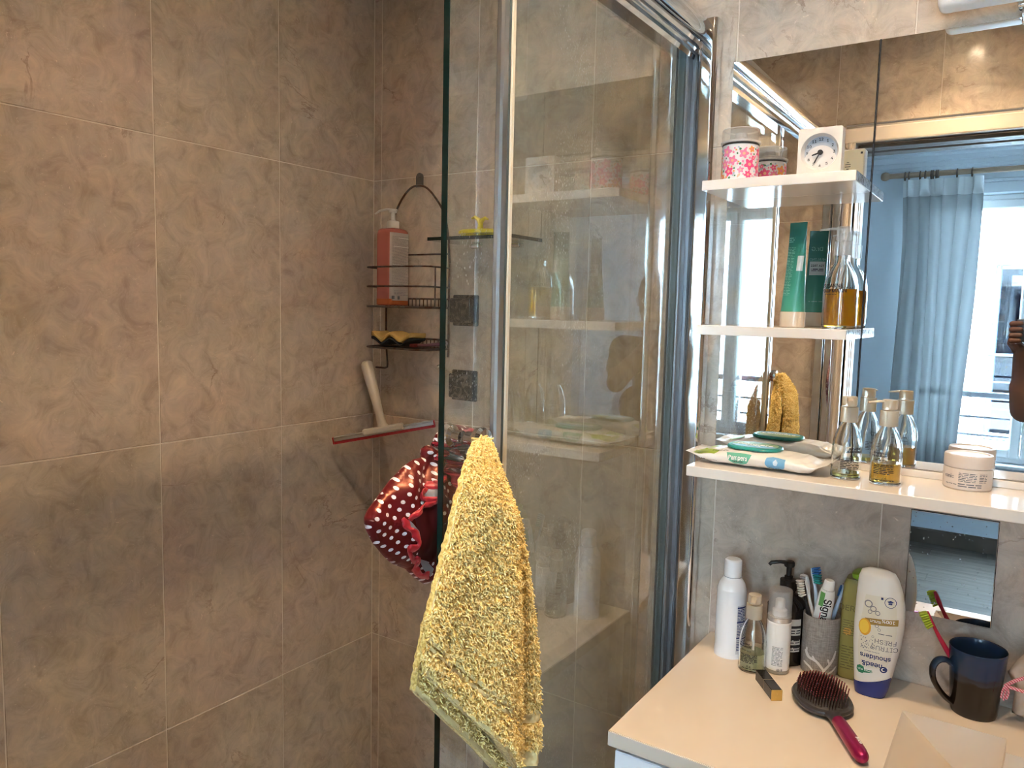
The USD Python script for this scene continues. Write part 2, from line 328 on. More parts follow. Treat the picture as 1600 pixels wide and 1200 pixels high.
part(w, 'bedroom_plaster', cat(box(-1.6, DX0, YB-.006, YB, 0, 2.62), box(DX1, 3.4, YB-.006, YB, 0, 2.62), box(DX0, DX1, YB-.006, YB, DZ, 2.62)), 'bed_wall', smooth=False)
# door surround with its grooves, the chrome strip above it and the dark sliding track under the lintel
d = structure('door_1')
prof = [(.882, YF-.02), (.882, YF+.016), (.888, YF+.020), (.892, YF+.012), (.897, YF+.012), (.899, YF+.020), (.905, YF+.020), (.908, YF+.012), (.912, YF+.012), (.914, YF+.018), (.917, YF+.018), (.917, YF-.02)]
def up_prof(pr, z0, z1, mir=None):
    pr = [(mir-x if mir else x, y) for x, y in pr]
    return move(extrude(Polygon(pr).buffer(0), z1-z0), 0, 0, z0)
part(d, 'door_jamb', up_prof(prof, 0, DZ), 'frame_paint', smooth=False)
part(d, 'door_jamb', up_prof(prof, 0, DZ, .917+1.95), 'frame_paint', smooth=False)
part(d, 'lintel', along_x([(YF-.02, DZ), (YF+.018, DZ), (YF+.020, DZ+.004), (YF+.020, 2.103), (YF+.014, 2.108), (YF-.02, 2.108)], .885, DX1+.067), 'frame_paint', smooth=False)
part(d, 'chrome_strip', along_x([(YF-.004, 2.109), (YF+.010, 2.109), (YF+.014, 2.113), (YF+.014, 2.119), (YF+.010, 2.122), (YF-.004, 2.122)], .885, DX1+.067), 'chrome')
for k in range(4):
    part(d, 'track_rib', box(DX0, DX1, YF-.03-.045*k-.030, YF-.03-.045*k, DZ-.012+.003*(k % 2), DZ+.001, .002), 'track_grey', smooth=False)
part(d, 'door_lining', cat(box(DX0-.001, DX0, YB, YF-.02, 0, DZ-.013), *[box(DX0-.0005, DX0+.0025, a, b, 0, DZ-.013, .001) for a, b in ((YB, YB+.05), (YB+.062, YB+.085), (YB+.097, YF-.03))], box(DX1-.012, DX1+.001, YB, YF-.02, 0, DZ-.013)), 'frame_paint', smooth=False)
w = structure('ceiling')
holes = [list(Point(x, y).buffer(.0372, 12).exterior.coords) for x, y, _ in LAMPS]
part(w, 'plaster', move(extrude(Polygon([(-.12, YF-.1), (XR+.1, YF-.1), (XR+.1, .12), (-.12, .12)], holes), .1), 0, 0, H), 'ceiling_paint', smooth=False)
mat('floor_tile', nodes={'g': ('geometry', {}), 'n': ('noise_texture', {'scale': 9.0, 'detail': 6.0}), 'r': ('rgb_ramp', {'ramp': [(.35, (.24, .19, .15)), (.65, (.38, .31, .24))]}), 'p': ('principled_bsdf', {'roughness': .3})},
    links=[('g.position', 'n.vector'), ('n.fac', 'r.fac'), ('r.color', 'p.base_color')])
w = structure('floor'); part(w, 'screed', box(-.12, XR+.1, YF-.0, .12, -.1, -.004), 'grout', smooth=False)
for x in np.arange(0, XR, .4):
    for y in np.arange(YF, 0, .4): part(w, 'tile', box(x+.001, min(XR, x+.4)-.001, y+.001, min(0, y+.4)-.001, -.012, 0, .0007), 'floor_tile', smooth=False)

# the bedroom beyond the door
YW = -4.25
wx0, wx1, wz0, wz1 = .74, 2.85, .585, 2.27
w = structure('wall_bedroom_window')
part(w, 'plaster', cat(box(-1.6, wx0, YW-.28, YW, 0, 2.62), box(wx1, 3.4, YW-.28, YW, 0, 2.62), box(wx0, wx1, YW-.28, YW, wz1, 2.62), box(wx0, wx1, YW-.28, YW, 0, wz0)), 'bed_wall', smooth=False)
w = structure('wall_bedroom_left'); part(w, 'plaster', box(-1.7, -1.6, YW, YB, 0, 2.62), 'bed_wall', smooth=False)
w = structure('wall_bedroom_right'); part(w, 'plaster', box(3.4, 3.5, YW, YB, 0, 2.62), 'bed_wall', smooth=False)
w = structure('ceiling'); part(w, 'plaster', box(-1.7, 3.5, YW-.28, YB, 2.62, 2.72), 'ceiling_paint', smooth=False)
w = structure('trim_1')
cprof = [(YW, 2.44), (YW+.012, 2.44), (YW+.016, 2.455), (YW+.028, 2.46), (YW+.030, 2.485), (YW+.045, 2.49), (YW+.050, 2.52), (YW+.075, 2.53), (YW+.08, 2.565), (YW+.11, 2.575), (YW+.115, 2.62), (YW, 2.62)]
part(w, 'cornice', along_x(cprof, -1.6, 3.4), 'bed_wall', smooth=False)
w = structure('baseboard_bedroom'); part(w, 'board', along_x([(YW, 0), (YW+.016, 0), (YW+.016, .09), (YW+.010, .10), (YW, .10)], -1.6, 3.4), mat('board_brown', (.10, .075, .055), .45), smooth=False)
w = structure('floor')
part(w, 'subfloor', box(-1.7, 3.5, YW-.02, YF, -.1, -.004), 'board_brown', smooth=False)
def wood(name, a, b):
    mat(name, nodes={'g': ('geometry', {}), 'oi': ('object_info', {}), 'm': ('vector_math', {'math_type': 'multiply', 'vector2': (1.2, 14.0, 1.0)}), 's': ('vector_math', {'math_type': 'scale', 'scale': 40.0, 'vector1': (1, 1, 1)}), 'ad': ('vector_math', {'math_type': 'add'}), 'cx': ('combine_xyz', {}), 'mu': ('math', {'math_type': 'multiply', 'value2': 40.0}),
        'n': ('noise_texture', {'scale': 2.5, 'detail': 6.0}), 'r': ('rgb_ramp', {'ramp': [(.3, a), (.7, b)]}), 'p': ('principled_bsdf', {'roughness': .55, 'specular_ior_level': .25})},
        links=[('oi.random', 'mu.value1'), ('mu.value', 'cx.x'), ('mu.value', 'cx.y'), ('g.position', 'm.vector1'), ('m.vector', 'ad.vector1'), ('cx.vector', 'ad.vector2'), ('ad.vector', 'n.vector'), ('n.fac', 'r.fac'), ('r.color', 'p.base_color')])
wood('plank_wood', (.085, .068, .052), (.15, .125, .10)); wood('plank_wood_dark', (.06, .048, .038), (.115, .095, .075))
rg = random.Random(5)
for k, y in enumerate(np.arange(YW, YF-.19, .14)):
    x = -1.6-rg.random()*1.1
    while x < 3.4:
        l = 1.2
        if x+l > -1.6: part(w, 'plank', box(max(-1.6, x)+.0008, min(3.4, x+l)-.0008, y+.0008, min(y+.14, YF-.19+.0)-.0008 if y+.14 > YF-.19 else y+.1392, -.012, 0, .0006), rg.choice(['plank_wood', 'plank_wood_dark']), smooth=False)
        x += l
# window
w = structure('window_1')
def wframe(x0, x1, z0, z1, t, y0, y1, b=.006):
    return cat(box(x0, x0+t, y0, y1, z0, z1, b), box(x1-t, x1, y0, y1, z0, z1, b), box(x0+t-.004, x1-t+.004, y0, y1, z0, z0+t, b), box(x0+t-.004, x1-t+.004, y0, y1, z1-t, z1, b))
part(w, 'window_frame', wframe(wx0, wx1, wz0, wz1, .045, YW-.12, YW-.05), 'white_paint', smooth=False)
mid = (wx0+wx1)/2
for a, b in ((wx0+.035, 1.434), (1.437, 2.125), (2.128, wx1-.035)):
    part(w, 'sash', wframe(a, b, wz0+.03, wz1-.03, .062, YW-.105, YW-.035, .01), 'white_paint', smooth=False)
    part(w, 'glass_pane', box(a+.055, b-.055, YW-.075, YW-.071, wz0+.085, wz1-.085), 'window_glass', smooth=False)
part(w, 'window_handle', cat(box(1.415, 1.455, YW-.036, YW-.028, 1.15, 1.23, .003), box(1.428, 1.442, YW-.03, YW-.004, 1.19, 1.21, .004), box(1.428, 1.442, YW-.012, YW+.0, 1.09, 1.21, .004)), 'satin_metal')
part(w, 'window_sill', box(wx0-.05, wx1+.05, YW-.03, YW+.05, wz0-.025, wz0, .006), 'white_paint', smooth=False)
part(w, 'lintel_trim', cat(box(wx0-.06, wx1+.06, YW, YW+.018, wz1, wz1+.07, .005), box(wx0-.07, wx1+.07, YW, YW+.028, wz1+.07, wz1+.09, .005)), 'bed_wall', smooth=False)
# outside: balcony rail and the facade across the street
t = thing('balcony_railing', 'dark metal balcony railing with three bars outside the bedroom window', 'railing', (1.4, -4.5, .585))
mat('rail_grey', (.045, .05, .06), .5)
part(t, 'handrail', box(.4, 3.1, -4.53, -4.47, .975, 1.012, .006), 'rail_grey')
for z in (.842, .722): part(t, 'rail_bar', tube([(.4, -4.5, z), (3.1, -4.5, z)], .0075), 'rail_grey')
for x in (.42, 3.08): part(t, 'post', box(x-.015, x+.015, -4.515, -4.485, .585, .98, .003), 'rail_grey')
t = thing('building_facade', 'white rendered building across the street with a blue-grey casement window', 'building', (1.5, -11.0, -3))
mat('facade', (.80, .81, .80), .85)
fx0, fx1, fz0, fz1 = .97, 2.3, -.2, 2.24
part(t, 'wall', cat(box(-16, fx0, -11.4, -11, -6, 9), box(fx1, 18, -11.4, -11, -6, 9), box(fx0, fx1, -11.4, -11, fz1, 9), box(fx0, fx1, -11.4, -11, -6, fz0)), 'facade', smooth=False)
part(t, 'window_surround', cat(wframe(fx0-.07, fx1+.07, fz0-.05, fz1+.08, .075, -11.0, -10.95, .01), box(fx0-.12, fx1+.12, -11.0, -10.90, fz1+.07, fz1+.11, .01)), 'facade', smooth=False)
fw = part(t, 'window', cat(wframe(fx0+.01, fx1-.01, fz0+.01, fz1-.01, .06, -11.2, -11.14, .01), box((fx0+fx1)/2-.04, (fx0+fx1)/2+.04, -11.2, -11.14, fz0+.05, fz1-.05, .01)), mat('shutter_blue', (.10, .12, .15), .6), smooth=False)
part(fw, 'pane', box(fx0+.05, fx1-.05, -11.19, -11.185, fz0+.05, fz1-.05), 'far_glass', smooth=False)
xs = np.linspace(fx0+.08, fx1-.08, 90); cu = np.stack([xs, -11.3+.025*np.sin(xs*38)], 1)
part(fw, 'net_curtain', loft([np.column_stack([cu, np.full(90, fz0+.03)]), np.column_stack([cu, np.full(90, fz1-.03)])], False, False, False), mat('net_blue', (.16, .19, .24), .9))
for k in range(5): part(t, 'ledge_board', box(.84, 3.2, -10.98, -10.93, -.55+.1*k, -.465+.1*k, .01), 'facade', smooth=False)
t = thing('window_railing', 'dark horizontal bar railing of the window across the street', 'railing', (1.5, -10.6, -.2))
for z, r in ((1.02, .022), (.66, .014), (.30, .014)): part(t, 'rail_bar', tube([(.80, -10.6, z), (2.6, -10.6, z)], r), 'rail_grey')
for x in (.82, 2.58): part(t, 'post', box(x-.02, x+.02, -10.62, -10.58, -.2, 1.03, .004), 'rail_grey')
w = structure('ground'); part(w, 'street', box(-18, 20, -11, -4.6, -6.1, -6), mat('asphalt', (.22, .22, .22), .9), smooth=False)

# curtain and pole
t = thing('curtain_rod', 'light wooden curtain pole with a ball finial above the bedroom window', 'curtain rod', (.6, -4.10, 2.39))
mat('pole_wood', (.36, .25, .16), .4); mat('ring_wood', (.13, .085, .055), .4)
RZ, RY = 2.392, -4.10
part(t, 'pole', tube([(.60, RY, RZ), (3.0, RY, RZ-.004)], .017, 16), 'pole_wood')
for x in (.585, 3.015): part(t, 'finial', lathe(0, 0, 0, smoothprof([(.0, -.028), (.02, -.022), (.028, 0), (.02, .022), (.014, .027), (.016, .034), (.016, .040), (0, .040)], 4), 24).apply_transform(trimesh.transformations.rotation_matrix(math.pi/2*(1 if x < 1 else -1), (0, 1, 0))).apply_translation((x, RY, RZ)), 'pole_wood')
for x in (.70, .722, .786, .815, .848, .858, .876, .886, .99, 1.07):
    a = np.arange(25)*2*np.pi/24
    part(t, 'curtain_ring', tube(np.column_stack([np.full(25, x), RY+.024*np.cos(a), RZ-.006+.024*np.sin(a)]), .0045, 8), 'ring_wood')
t = thing('curtain', 'sheer white gathered curtain hanging at the left of the bedroom window', 'curtain', (.9, -4.1, .4))
mat('sheer', nodes={'a': ('diffuse_bsdf', {'color': (.66, .68, .68)}), 'b': ('translucent_bsdf', {'color': (.050, .055, .057)}), 't': ('transparent_bsdf', {'color': (1, 1, 1)}), 'm': ('mix_closure', {'fac': .45}), 'm2': ('mix_closure', {'fac': .88}),
    'g': ('geometry', {}), 'n': ('noise_texture', {'scale': 160.0, 'detail': 2.0}), 'mu': ('map_range', {'from_min': .3, 'from_max': .7, 'to_min': .988, 'to_max': 1.0})},
    links=[('a.BSDF', 'm.closure1'), ('b.BSDF', 'm.closure2'), ('t.BSDF', 'm2.closure1'), ('m.closure', 'm2.closure2'), ('g.position', 'n.vector'), ('n.fac', 'mu.value'), ('mu.result', 'm2.fac')], surface='m2.closure')
rg2 = np.random.default_rng(3); rings = []
NC = 260
for z in np.linspace(2.362, .30, 60):
    s = np.linspace(0, 1, NC); k = (2.362-z)/2.06
    xr = np.interp(z, [.3, 1.0, 1.6, 2.2, 2.37], [1.10, 1.115, 1.128, 1.13, 1.125]); xl = np.interp(z, [.3, 2.0, 2.37], [.70, .70, .685])
    ph = 34*s+5*s*s+1.3*np.sin(2*z+7*s)
    amp = (.022+.024*k)*(.6+.4*np.sin(9*s+1)**2)
    y = RY-.01+amp*np.sin(ph)+.012*np.sin(3*z+11*s)*k
    x = xl+(xr-xl)*s+.010*np.cos(ph)*(1-.3*k)
    if z > 2.28: y = RY-.005+.018*np.sign(np.sin(ph*.75))*np.abs(np.sin(ph*.75))**.5
    rings.append(np.column_stack([x, y, np.full(NC, z)]))
part(t, 'cloth', loft(rings, False, False, False), 'sheer', smooth=True)
part(t, 'heading_tape', loft([r+np.array([0, .003, 0]) for r in rings[:4]], False, False, False), mat('tape', (.7, .72, .72), .9), smooth=True)

# ------------------------------------------------------------------ shower enclosure
GX = .853                                   # fixed pane, outer face
t = thing('shower_screen', 'fixed clear glass shower screen with chrome top rail and wall profile', 'shower screen', (GX, -.65, 0))
part(t, 'fixed_pane', box(.845, GX, -.632, -.03, .05, 1.985), 'shower_glass', smooth=False)
part(t, 'edge_post', box(.8455, .857, -.660, -.6435, .03, 1.985, .003), 'satin_metal', label='satin aluminium post at the free edge of the fixed pane')
part(t, 'dark_seal', box(.8465, .856, -.6435, -.6385, .03, 1.985, .001), 'seal_dark'); part(t, 'pale_seal', box(.8455, .857, -.6385, -.629, .03, 1.985, .002), 'seal_pale')
part(t, 'wall_channel', cat(box(.836, .873, -.030, -.001, .03, 1.99, .003), box(.838, .848, -.052, -.030, .03, 1.99, .002), box(.850, .864, -.052, -.030, .03, 1.99, .002)), mat('channel_grey', (.23, .25, .27), .30, .6))
part(t, 'dark_gasket', box(.8430, .8590, -.0560, -.0522, .03, 1.985, .001), 'seal_dark')
def rrect(x0, x1, y0, y1, r): return Polygon([(x0+r, y0+r), (x1-r, y0+r), (x1-r, y1-r), (x0+r, y1-r)]).buffer(r, 6)
part(t, 'wall_profile', extrude(rrect(.876, .912, -.032, .006, .009), 2.047).apply_translation((0, -.007, 0)), 'chrome', label='tall rounded chrome wall profile open at the top')
part(t, 'profile_hollow', move(extrude(rrect(.879, .909, -.036, -.008, .006), .0012), 0, 0, 2.0462), 'black_edge')
ar = [(.886+.013*math.sin(a)-.004*(a/2.6)**2, 2.006+.023*(1-math.cos(a))) for a in np.linspace(.15, 2.75, 14)]
part(t, 'top_rail', along_y([(.843, 1.975), (.868, 1.975), (.870, 1.984), (.876, 1.986), (.876, 1.993), (.883, 1.995), (.885, 2.002), (.881, 2.004), (.881, 2.006)]+ar+[(.866, 2.050), (.862, 2.045), (.843, 1.997)], YF+.002, -.036), 'chrome', smooth=25)
part(t, 'door_wall_profile', cat(move(extrude(rrect(.858, .892, YF+.001, YF+.032, .009), 1.974), 0, 0, 0), box(.828, .856, YF+.001, YF+.03, 0, 1.974, .003)), 'chrome')
part(t, 'floor_sill', box(.815, .875, YF+.034, -.04, .0, .035, .006), 'chrome', smooth=False)
t = thing('shower_door', 'sliding clear glass shower door with dark green edge beside the polka dot cap', 'shower door', (.832, -.74, .04))
part(t, 'door_pane', box(.828, .836, -.742, -.12, .05, 1.972), 'door_glass', smooth=False)
part(t, 'glass_edge', box(.8279, .8361, -.7435, -.742, .05, 1.972), 'edge_green', label='dark green polished edge of the glass door', smooth=False)
KY, KZ = -.694, 1.325
part(t, 'door_knob', cat(turn(lathe(0, 0, 0, [(0, 0), (.009, 0), (.009, .012), (.015, .016), (.017, .024), (.015, .030), (0, .032)], 24), math.pi/2, (0, 1, 0)).apply_translation((.836, KY, KZ)),
                         turn(lathe(0, 0, 0, [(0, 0), (.009, 0), (.009, .012), (.015, .016), (.017, .024), (.015, .030), (0, .032)], 24), -math.pi/2, (0, 1, 0)).apply_translation((.828, KY, KZ))), 'chrome')

# ------------------------------------------------------------------ mirrors, shelves, lamp
MT, MB = 1.969, 1.234
mirror_l = thing('wall_mirror', 'left mirror panel behind the two short white shelves', 'mirror', (1.06, -.003, MB))
def mpanel(p, x0, x1, z0, z1, m='mirror'):
    part(p, 'mirror_glass', box(x0, x1, -.0055, -.0012, z0, z1, .0008), m, smooth=False); part(p, 'backing', box(x0-.0008, x1+.0008, -.0013, -.0001, z0-.0008, z1+.0008), 'black_edge', smooth=False)
mpanel(mirror_l, .935, 1.1894, MB, MT)
mirror_r = thing('wall_mirror', 'right mirror panel below the frosted wall lamp showing the bedroom window', 'mirror', (1.6, -.003, MB))
mpanel(mirror_r, 1.1914, 2.05, MB, MT)
part(mirror_r, 'joint_strip', box(1.1895, 1.1913, -.0059, -.0012, MB, MT), 'black_edge', smooth=False)
part(mirror_r, 'mirror_clip', cat(box(1.3935, 1.43, -.030, -.0057, 1.966, 1.976, .002), box(1.3935, 1.43, -.012, -.0057, 1.958, 1.976, .002)), 'chrome')
m = thing('small_mirror', 'small water-splashed square mirror on the tiles above the dark blue mug', 'mirror', (1.355, -.003, .98))
mpanel(m, 1.2905, 1.421, .9795, 1.1612, 'splashed_mirror')
def shelf(label, x0, x1, y0, z1, th=.0172):
    t = thing('wall_shelf', label, 'shelf', (x0, 0, z1-th))
    part(t, 'board', box(x0, x1, y0, -.0058 if x0 > .934 else -.0058, z1-th, z1, .0008), 'white_lacquer', smooth=False)
    part(t, 'end_band', cat(box(x1, x1+.0006, y0+.001, -.006, z1-th+.001, z1-.001)), mat('foil_end', nodes={'g': ('geometry', {}), 'n': ('noise_texture', {'scale': 140.0, 'detail': 3.0}), 'r': ('rgb_ramp', {'ramp': [(.45, (.62, .60, .58)), (.58, (.22, .17, .15))]}), 'p': ('principled_bsdf', {'roughness': .12, 'metallic': .5})}, links=[('g.position', 'n.vector'), ('n.fac', 'r.fac'), ('r.color', 'p.base_color')]), smooth=False, label='worn foil edge band on the end of the shelf')
shelf('short white shelf at the top of the mirror, under the alarm clock', .934, 1.190, -.1412, 1.7292)
shelf('short white shelf halfway down the mirror, under the green tube', .9335, 1.190, -.1405, 1.4730)
Z3 = 1.2205
t = thing('wall_shelf', 'long white shelf along the foot of the mirror, under the wipes packet', 'shelf', (.94, 0, Z3-.019))
part(t, 'board', box(.941, 2.05, -.174, -.0001, Z3-.019, Z3, .0012), 'white_lacquer', smooth=False)
part(t, 'upstand', box(.941, 2.05, -.012, -.0001, Z3, MB-.001, .0008), 'white_lacquer', smooth=False)
t = thing('wall_lamp', 'frosted tube mirror lamp on a chrome bracket above the right mirror panel', 'lamp', (1.38, -.06, 2.0))
mat('frosted', (.83, .80, .76), .35, subsurface_weight=.0)
part(t, 'glass_tube', rbox(1.281, 1.485, -.083, -.040, 1.979, 2.020, .010), 'frosted')
part(t, 'bracket', cat(rbox(1.386, 1.40, -.040, -.001, 1.985, 2.06, .005), rbox(1.3865, 1.3995, -.038, -.0065, 1.975, 1.99, .004)), 'chrome')
part(t, 'end_cap', rbox(1.483, 1.50, -.085, -.038, 1.977, 2.022, .006), 'chrome')
for k, (x, y, st) in enumerate(LAMPS):
    mat(f'bulb_{k}', nodes={'e': ('emission', {'color': (1.0, .725, .465), 'strength': LAMP*st})}, surface='e.emission')
    t = thing('ceiling_light', ['recessed round ceiling light nearer the mirror', 'recessed round ceiling light nearer the bedroom door', 'recessed round ceiling light over the shower'][k], 'ceiling light', (x, y, H), group='recessed ceiling lights')
    part(t, 'bezel', lathe(x, y, H-.006, [(.0355, .0065), (.0345, .002), (.0365, 0), (.044, .001), (.046, .004), (.046, .0058), (.0368, .0058), (.0368, .048), (0, .048), (0, .0465), (.028, .0465), (.0355, .0065)], 32, False, False), 'chrome')
    part(t, 'bulb_face', lathe(x, y, H+.032, [(0, 0), (.024, 0), (.024, .001), (0, .001)], 32), f'bulb_{k}', smooth=False)
# ------------------------------------------------------------------ vanity
CZ = .85
t = thing('vanity_counter', 'beige-white washstand counter with a moulded square basin', 'washbasin', (1.5, -.23, CZ))
T = [(1.3104, -.1185), (1.4558, -.1185), (1.4558, -.165), (1.83, -.165), (1.83, -.425), (1.3104, -.425)]
Bm = [(1.405, -.125), (1.450, -.125), (1.450, -.172), (1.815, -.172), (1.815, -.41), (1.405, -.41)]
def lerp(k): return [((1-k)*a[0]+k*b[0], (1-k)*a[1]+k*b[1]) for a, b in zip(T, Bm)]
outer = Polygon([(.943, -.461), (2.10, -.461), (2.10, -.0006), (.943, -.0006)])
def slab(poly, z0, z1): return move(extrude(poly, z1-z0), 0, 0, z0)
top = Polygon(outer.exterior.coords, [T])
part(t, 'counter_top', cat(slab(outer.buffer(-.0015, join_style=2).difference(Polygon(T)), CZ-.0012, CZ), slab(top, CZ-.0235, CZ-.0012), slab(outer.buffer(-.0015, join_style=2).difference(Polygon(T)), CZ-.025, CZ-.0235)), 'counter_white', smooth=False)
rr = [np.array([(x, y, z) for x, y in q]) for q, z in ((T, CZ-.0005), (lerp(.03), CZ-.004), (lerp(.97), CZ-.082), (Bm, CZ-.085))]
bm = loft([r[::-1] for r in rr], False, False)
fl = move(extrude(Polygon(Bm), .002), 0, 0, CZ-.087)
part(t, 'basin', cat(bm, fl), 'counter_white', smooth=False)
part(t, 'drain', lathe(1.62, -.30, CZ-.085, [(0, .002), (.03, .002), (.032, 0), (.018, .003), (0, .004)], 32), 'chrome')
t = thing('vanity_cabinet', 'white washstand cabinet under the beige counter', 'cabinet', (1.5, -.23, 0))
part(t, 'body', box(.955, 2.09, -.440, -.002, .12, CZ-.0865, .001), 'cabinet_white', smooth=False)
part(t, 'side_panel', box(.953, .972, -.442, -.002, .12, CZ-.0255, .001), 'cabinet_white', smooth=False)
part(t, 'front_rail', box(.953, 2.09, -.442, -.430, CZ-.045, CZ-.0255, .001), 'cabinet_white', smooth=False)
for k, (a, b) in enumerate(((.954, 1.520), (1.523, 2.09))):
    dr = part(t, 'drawer', box(a, b, -.458, -.4425, .42, CZ-.030, .0015), 'cabinet_white', smooth=False)
    part(dr, 'handle', tube([(a+.18, -.459, .74), (a+.18, -.478, .74), (b-.18, -.478, .74), (b-.18, -.459, .74)], .005, 8), 'chrome')
    part(t, 'door_panel', box(a, b, -.458, -.4425, .125, .416, .0015), 'cabinet_white', smooth=False)
part(t, 'plinth', box(.98, 2.06, -.40, -.01, 0, .12), 'black_edge', smooth=False)

# ------------------------------------------------------------------ bottles
PH = -1.38
def glass_shell(cx, cy, z0, outer, wall=.0022, base=.005):
    inner = [(max(r-wall, .0005), z) for r, z in outer if z > base]
    prof = [(0, 0)]+outer+inner[::-1]+[(inner[0][0]*.98, base), (0, base)]
    return lathe(cx, cy, z0, prof, 48, False, False)
def fill(cx, cy, z0, outer, level, wall=.0026, base=.0055):
    o = [(r-wall, z) for r, z in outer if base < z < level]
    rl = np.interp(level, [z for r, z in outer], [r for r, z in outer])-wall
    return lathe(cx, cy, z0, [(0, base), (o[0][0]*.97, base)]+o+[(rl, level), (0, level)], 48, False, False)
def pump(par, cx, cy, z, rc, hc, rh, hh, nang, nlen, m='pump_clear', stem=None):
    n = 40; col = []
    for k in range(9):
        zz = hc*k/8; col.append((rc*(1 if k % 2 else .985), zz))
    part(par, 'pump_collar', lathe(cx, cy, z, [(0, 0)]+col+[(rc*.8, hc), (0, hc)], n), m)
    part(par, 'pump_head', cat(lathe(cx, cy, z+hc+.0012, [(0, 0), (rh*.9, 0), (rh, .002), (rh, hh-.002), (rh*.93, hh), (0, hh)], n),
        flat([(cx, cy, z+hc+hh-.0025), (cx+nlen*.5*math.cos(nang), cy+nlen*.5*math.sin(nang), z+hc+hh-.002), (cx+nlen*math.cos(nang), cy+nlen*math.sin(nang), z+hc+hh-.0045)], [(.0055, .0024), (.0050, .0022), (.0036, .0016)], None, (-math.sin(nang), math.cos(nang), 0))), m)
    if stem: part(par, 'dip_tube', tube([(cx, cy, z+.002), (cx+.001, cy, z-.02), (cx+stem[0], cy+stem[1], z-stem[2])], .0021, 10), mat('dip_tube', (.82, .78, .70), .3))
# amber oil bottle on the middle shelf
Zm = 1.473+.0002
t = thing('oil_bottle', 'large clear glass pump bottle of amber cleansing oil beside the green tube', 'bottle', (1.1603, -.057, Zm))
ox, oy = 1.1603, -.050
op = smoothprof([(.0268, .0), (.0285, .0035), (.0288, .012), (.0288, .060), (.0280, .072), (.0250, .088), (.0195, .101), (.0140, .111), (.0122, .117), (.0122, .126)], 5)
op = [(float(r), float(z)) for r, z in op]
part(t, 'glass', glass_shell(ox, oy, Zm, op), 'glass', smooth=40)
part(t, 'oil', fill(ox, oy, Zm, op, .068), 'amber', smooth=40)
pump(t, ox, oy, Zm+.1262, .0148, .024, .0125, .024, math.radians(196), .040, 'cap_frost', (-.012, -.006, .118))
part(t, 'printing', cat(wrap(letter('SUSANNE', .0058, bold=True), ox, oy, .0288, PH-.55, Zm+.0735), wrap(letter('KAUFMANN', .0058, bold=True), ox, oy, .0288, PH-.46, Zm+.0650), wrap(words(.024, .0022, 1, 4), ox, oy, .0288, PH-1.05, Zm+.0575)), 'print_black', smooth=False, kind='stuff')
# two empty-ish pump bottles on the long shelf
def small_pump(label, cx, cy, z0, r, level, liq, nang, stem, lab, sc=1.0, pmat='pump_clear'):
    t = thing('pump_bottle', label, 'bottle', (cx, cy, z0))
    pr = [(float(a), float(b)) for a, b in smoothprof([(r*.93, 0), (r, .003), (r, .010), (r, .048*sc), (r*.97, .060*sc), (r*.87, .072*sc), (r*.68, .085*sc), (.0115, .094*sc), (.0112, .100*sc)], 5)]
    part(t, 'glass', glass_shell(cx, cy, z0, pr, .002, .0045), 'glass', smooth=40)
    part(t, 'liquid', fill(cx, cy, z0, pr, level, .0024, .005), liq, smooth=40)
    pump(t, cx, cy, z0+.0965*sc, .0142, .0255*sc, .0118, .0165*sc, nang, .034 if nang else .018, pmat, stem)
    ms = [wrap(words(r*1.35, .017, 6, lab), cx, cy, r, PH-.9+.5*(lab % 2), z0+.0185), wrap(letter('S.K', .0035, bold=True) if lab % 2 else letter('G.6', .0035, bold=True), cx, cy, r, PH-.15+.3*(lab % 2), z0+.013), wrap(words(r*1.2, .0026, 1, lab+3), cx, cy, r, PH-.7+.4*(lab % 2), z0+.0075),
          wrap(letter('SUSANNE', .0032, bold=True), cx, cy, r, PH+.55-1.1*(lab % 2 == 0), z0+.0535*sc), wrap(letter('KAUFMANN', .0032, bold=True), cx, cy, r, PH+.55-1.1*(lab % 2 == 0), z0+.0485*sc), wrap(words(r*.8, .002, 1, 9), cx, cy, r, PH+.2-1.0*(lab % 2 == 0), z0+.0405*sc)]
    part(t, 'printing', cat(*ms), 'print_black', smooth=False, kind='stuff')
    return t
small_pump('nearly empty glass pump bottle with a little green liquid, next to the wipes', 1.1955, -.098, Z3+.0002, .0238, .011, 'olive', math.radians(-78), (-.010, -.006, .085), 3)
small_pump('glass pump bottle one third full of honey-coloured liquid on the long shelf', 1.2580, -.104, Z3+.0002, .0240, .036, 'honey', math.radians(205), (-.012, -.004, .088), 4)
small_pump('low glass pump bottle with pale green liquid on the counter by the lipstick', 1.0612, -.118, CZ+.0002, .0238, .034, 'pale_green', math.radians(-80), (.002, -.002, .06), 6)
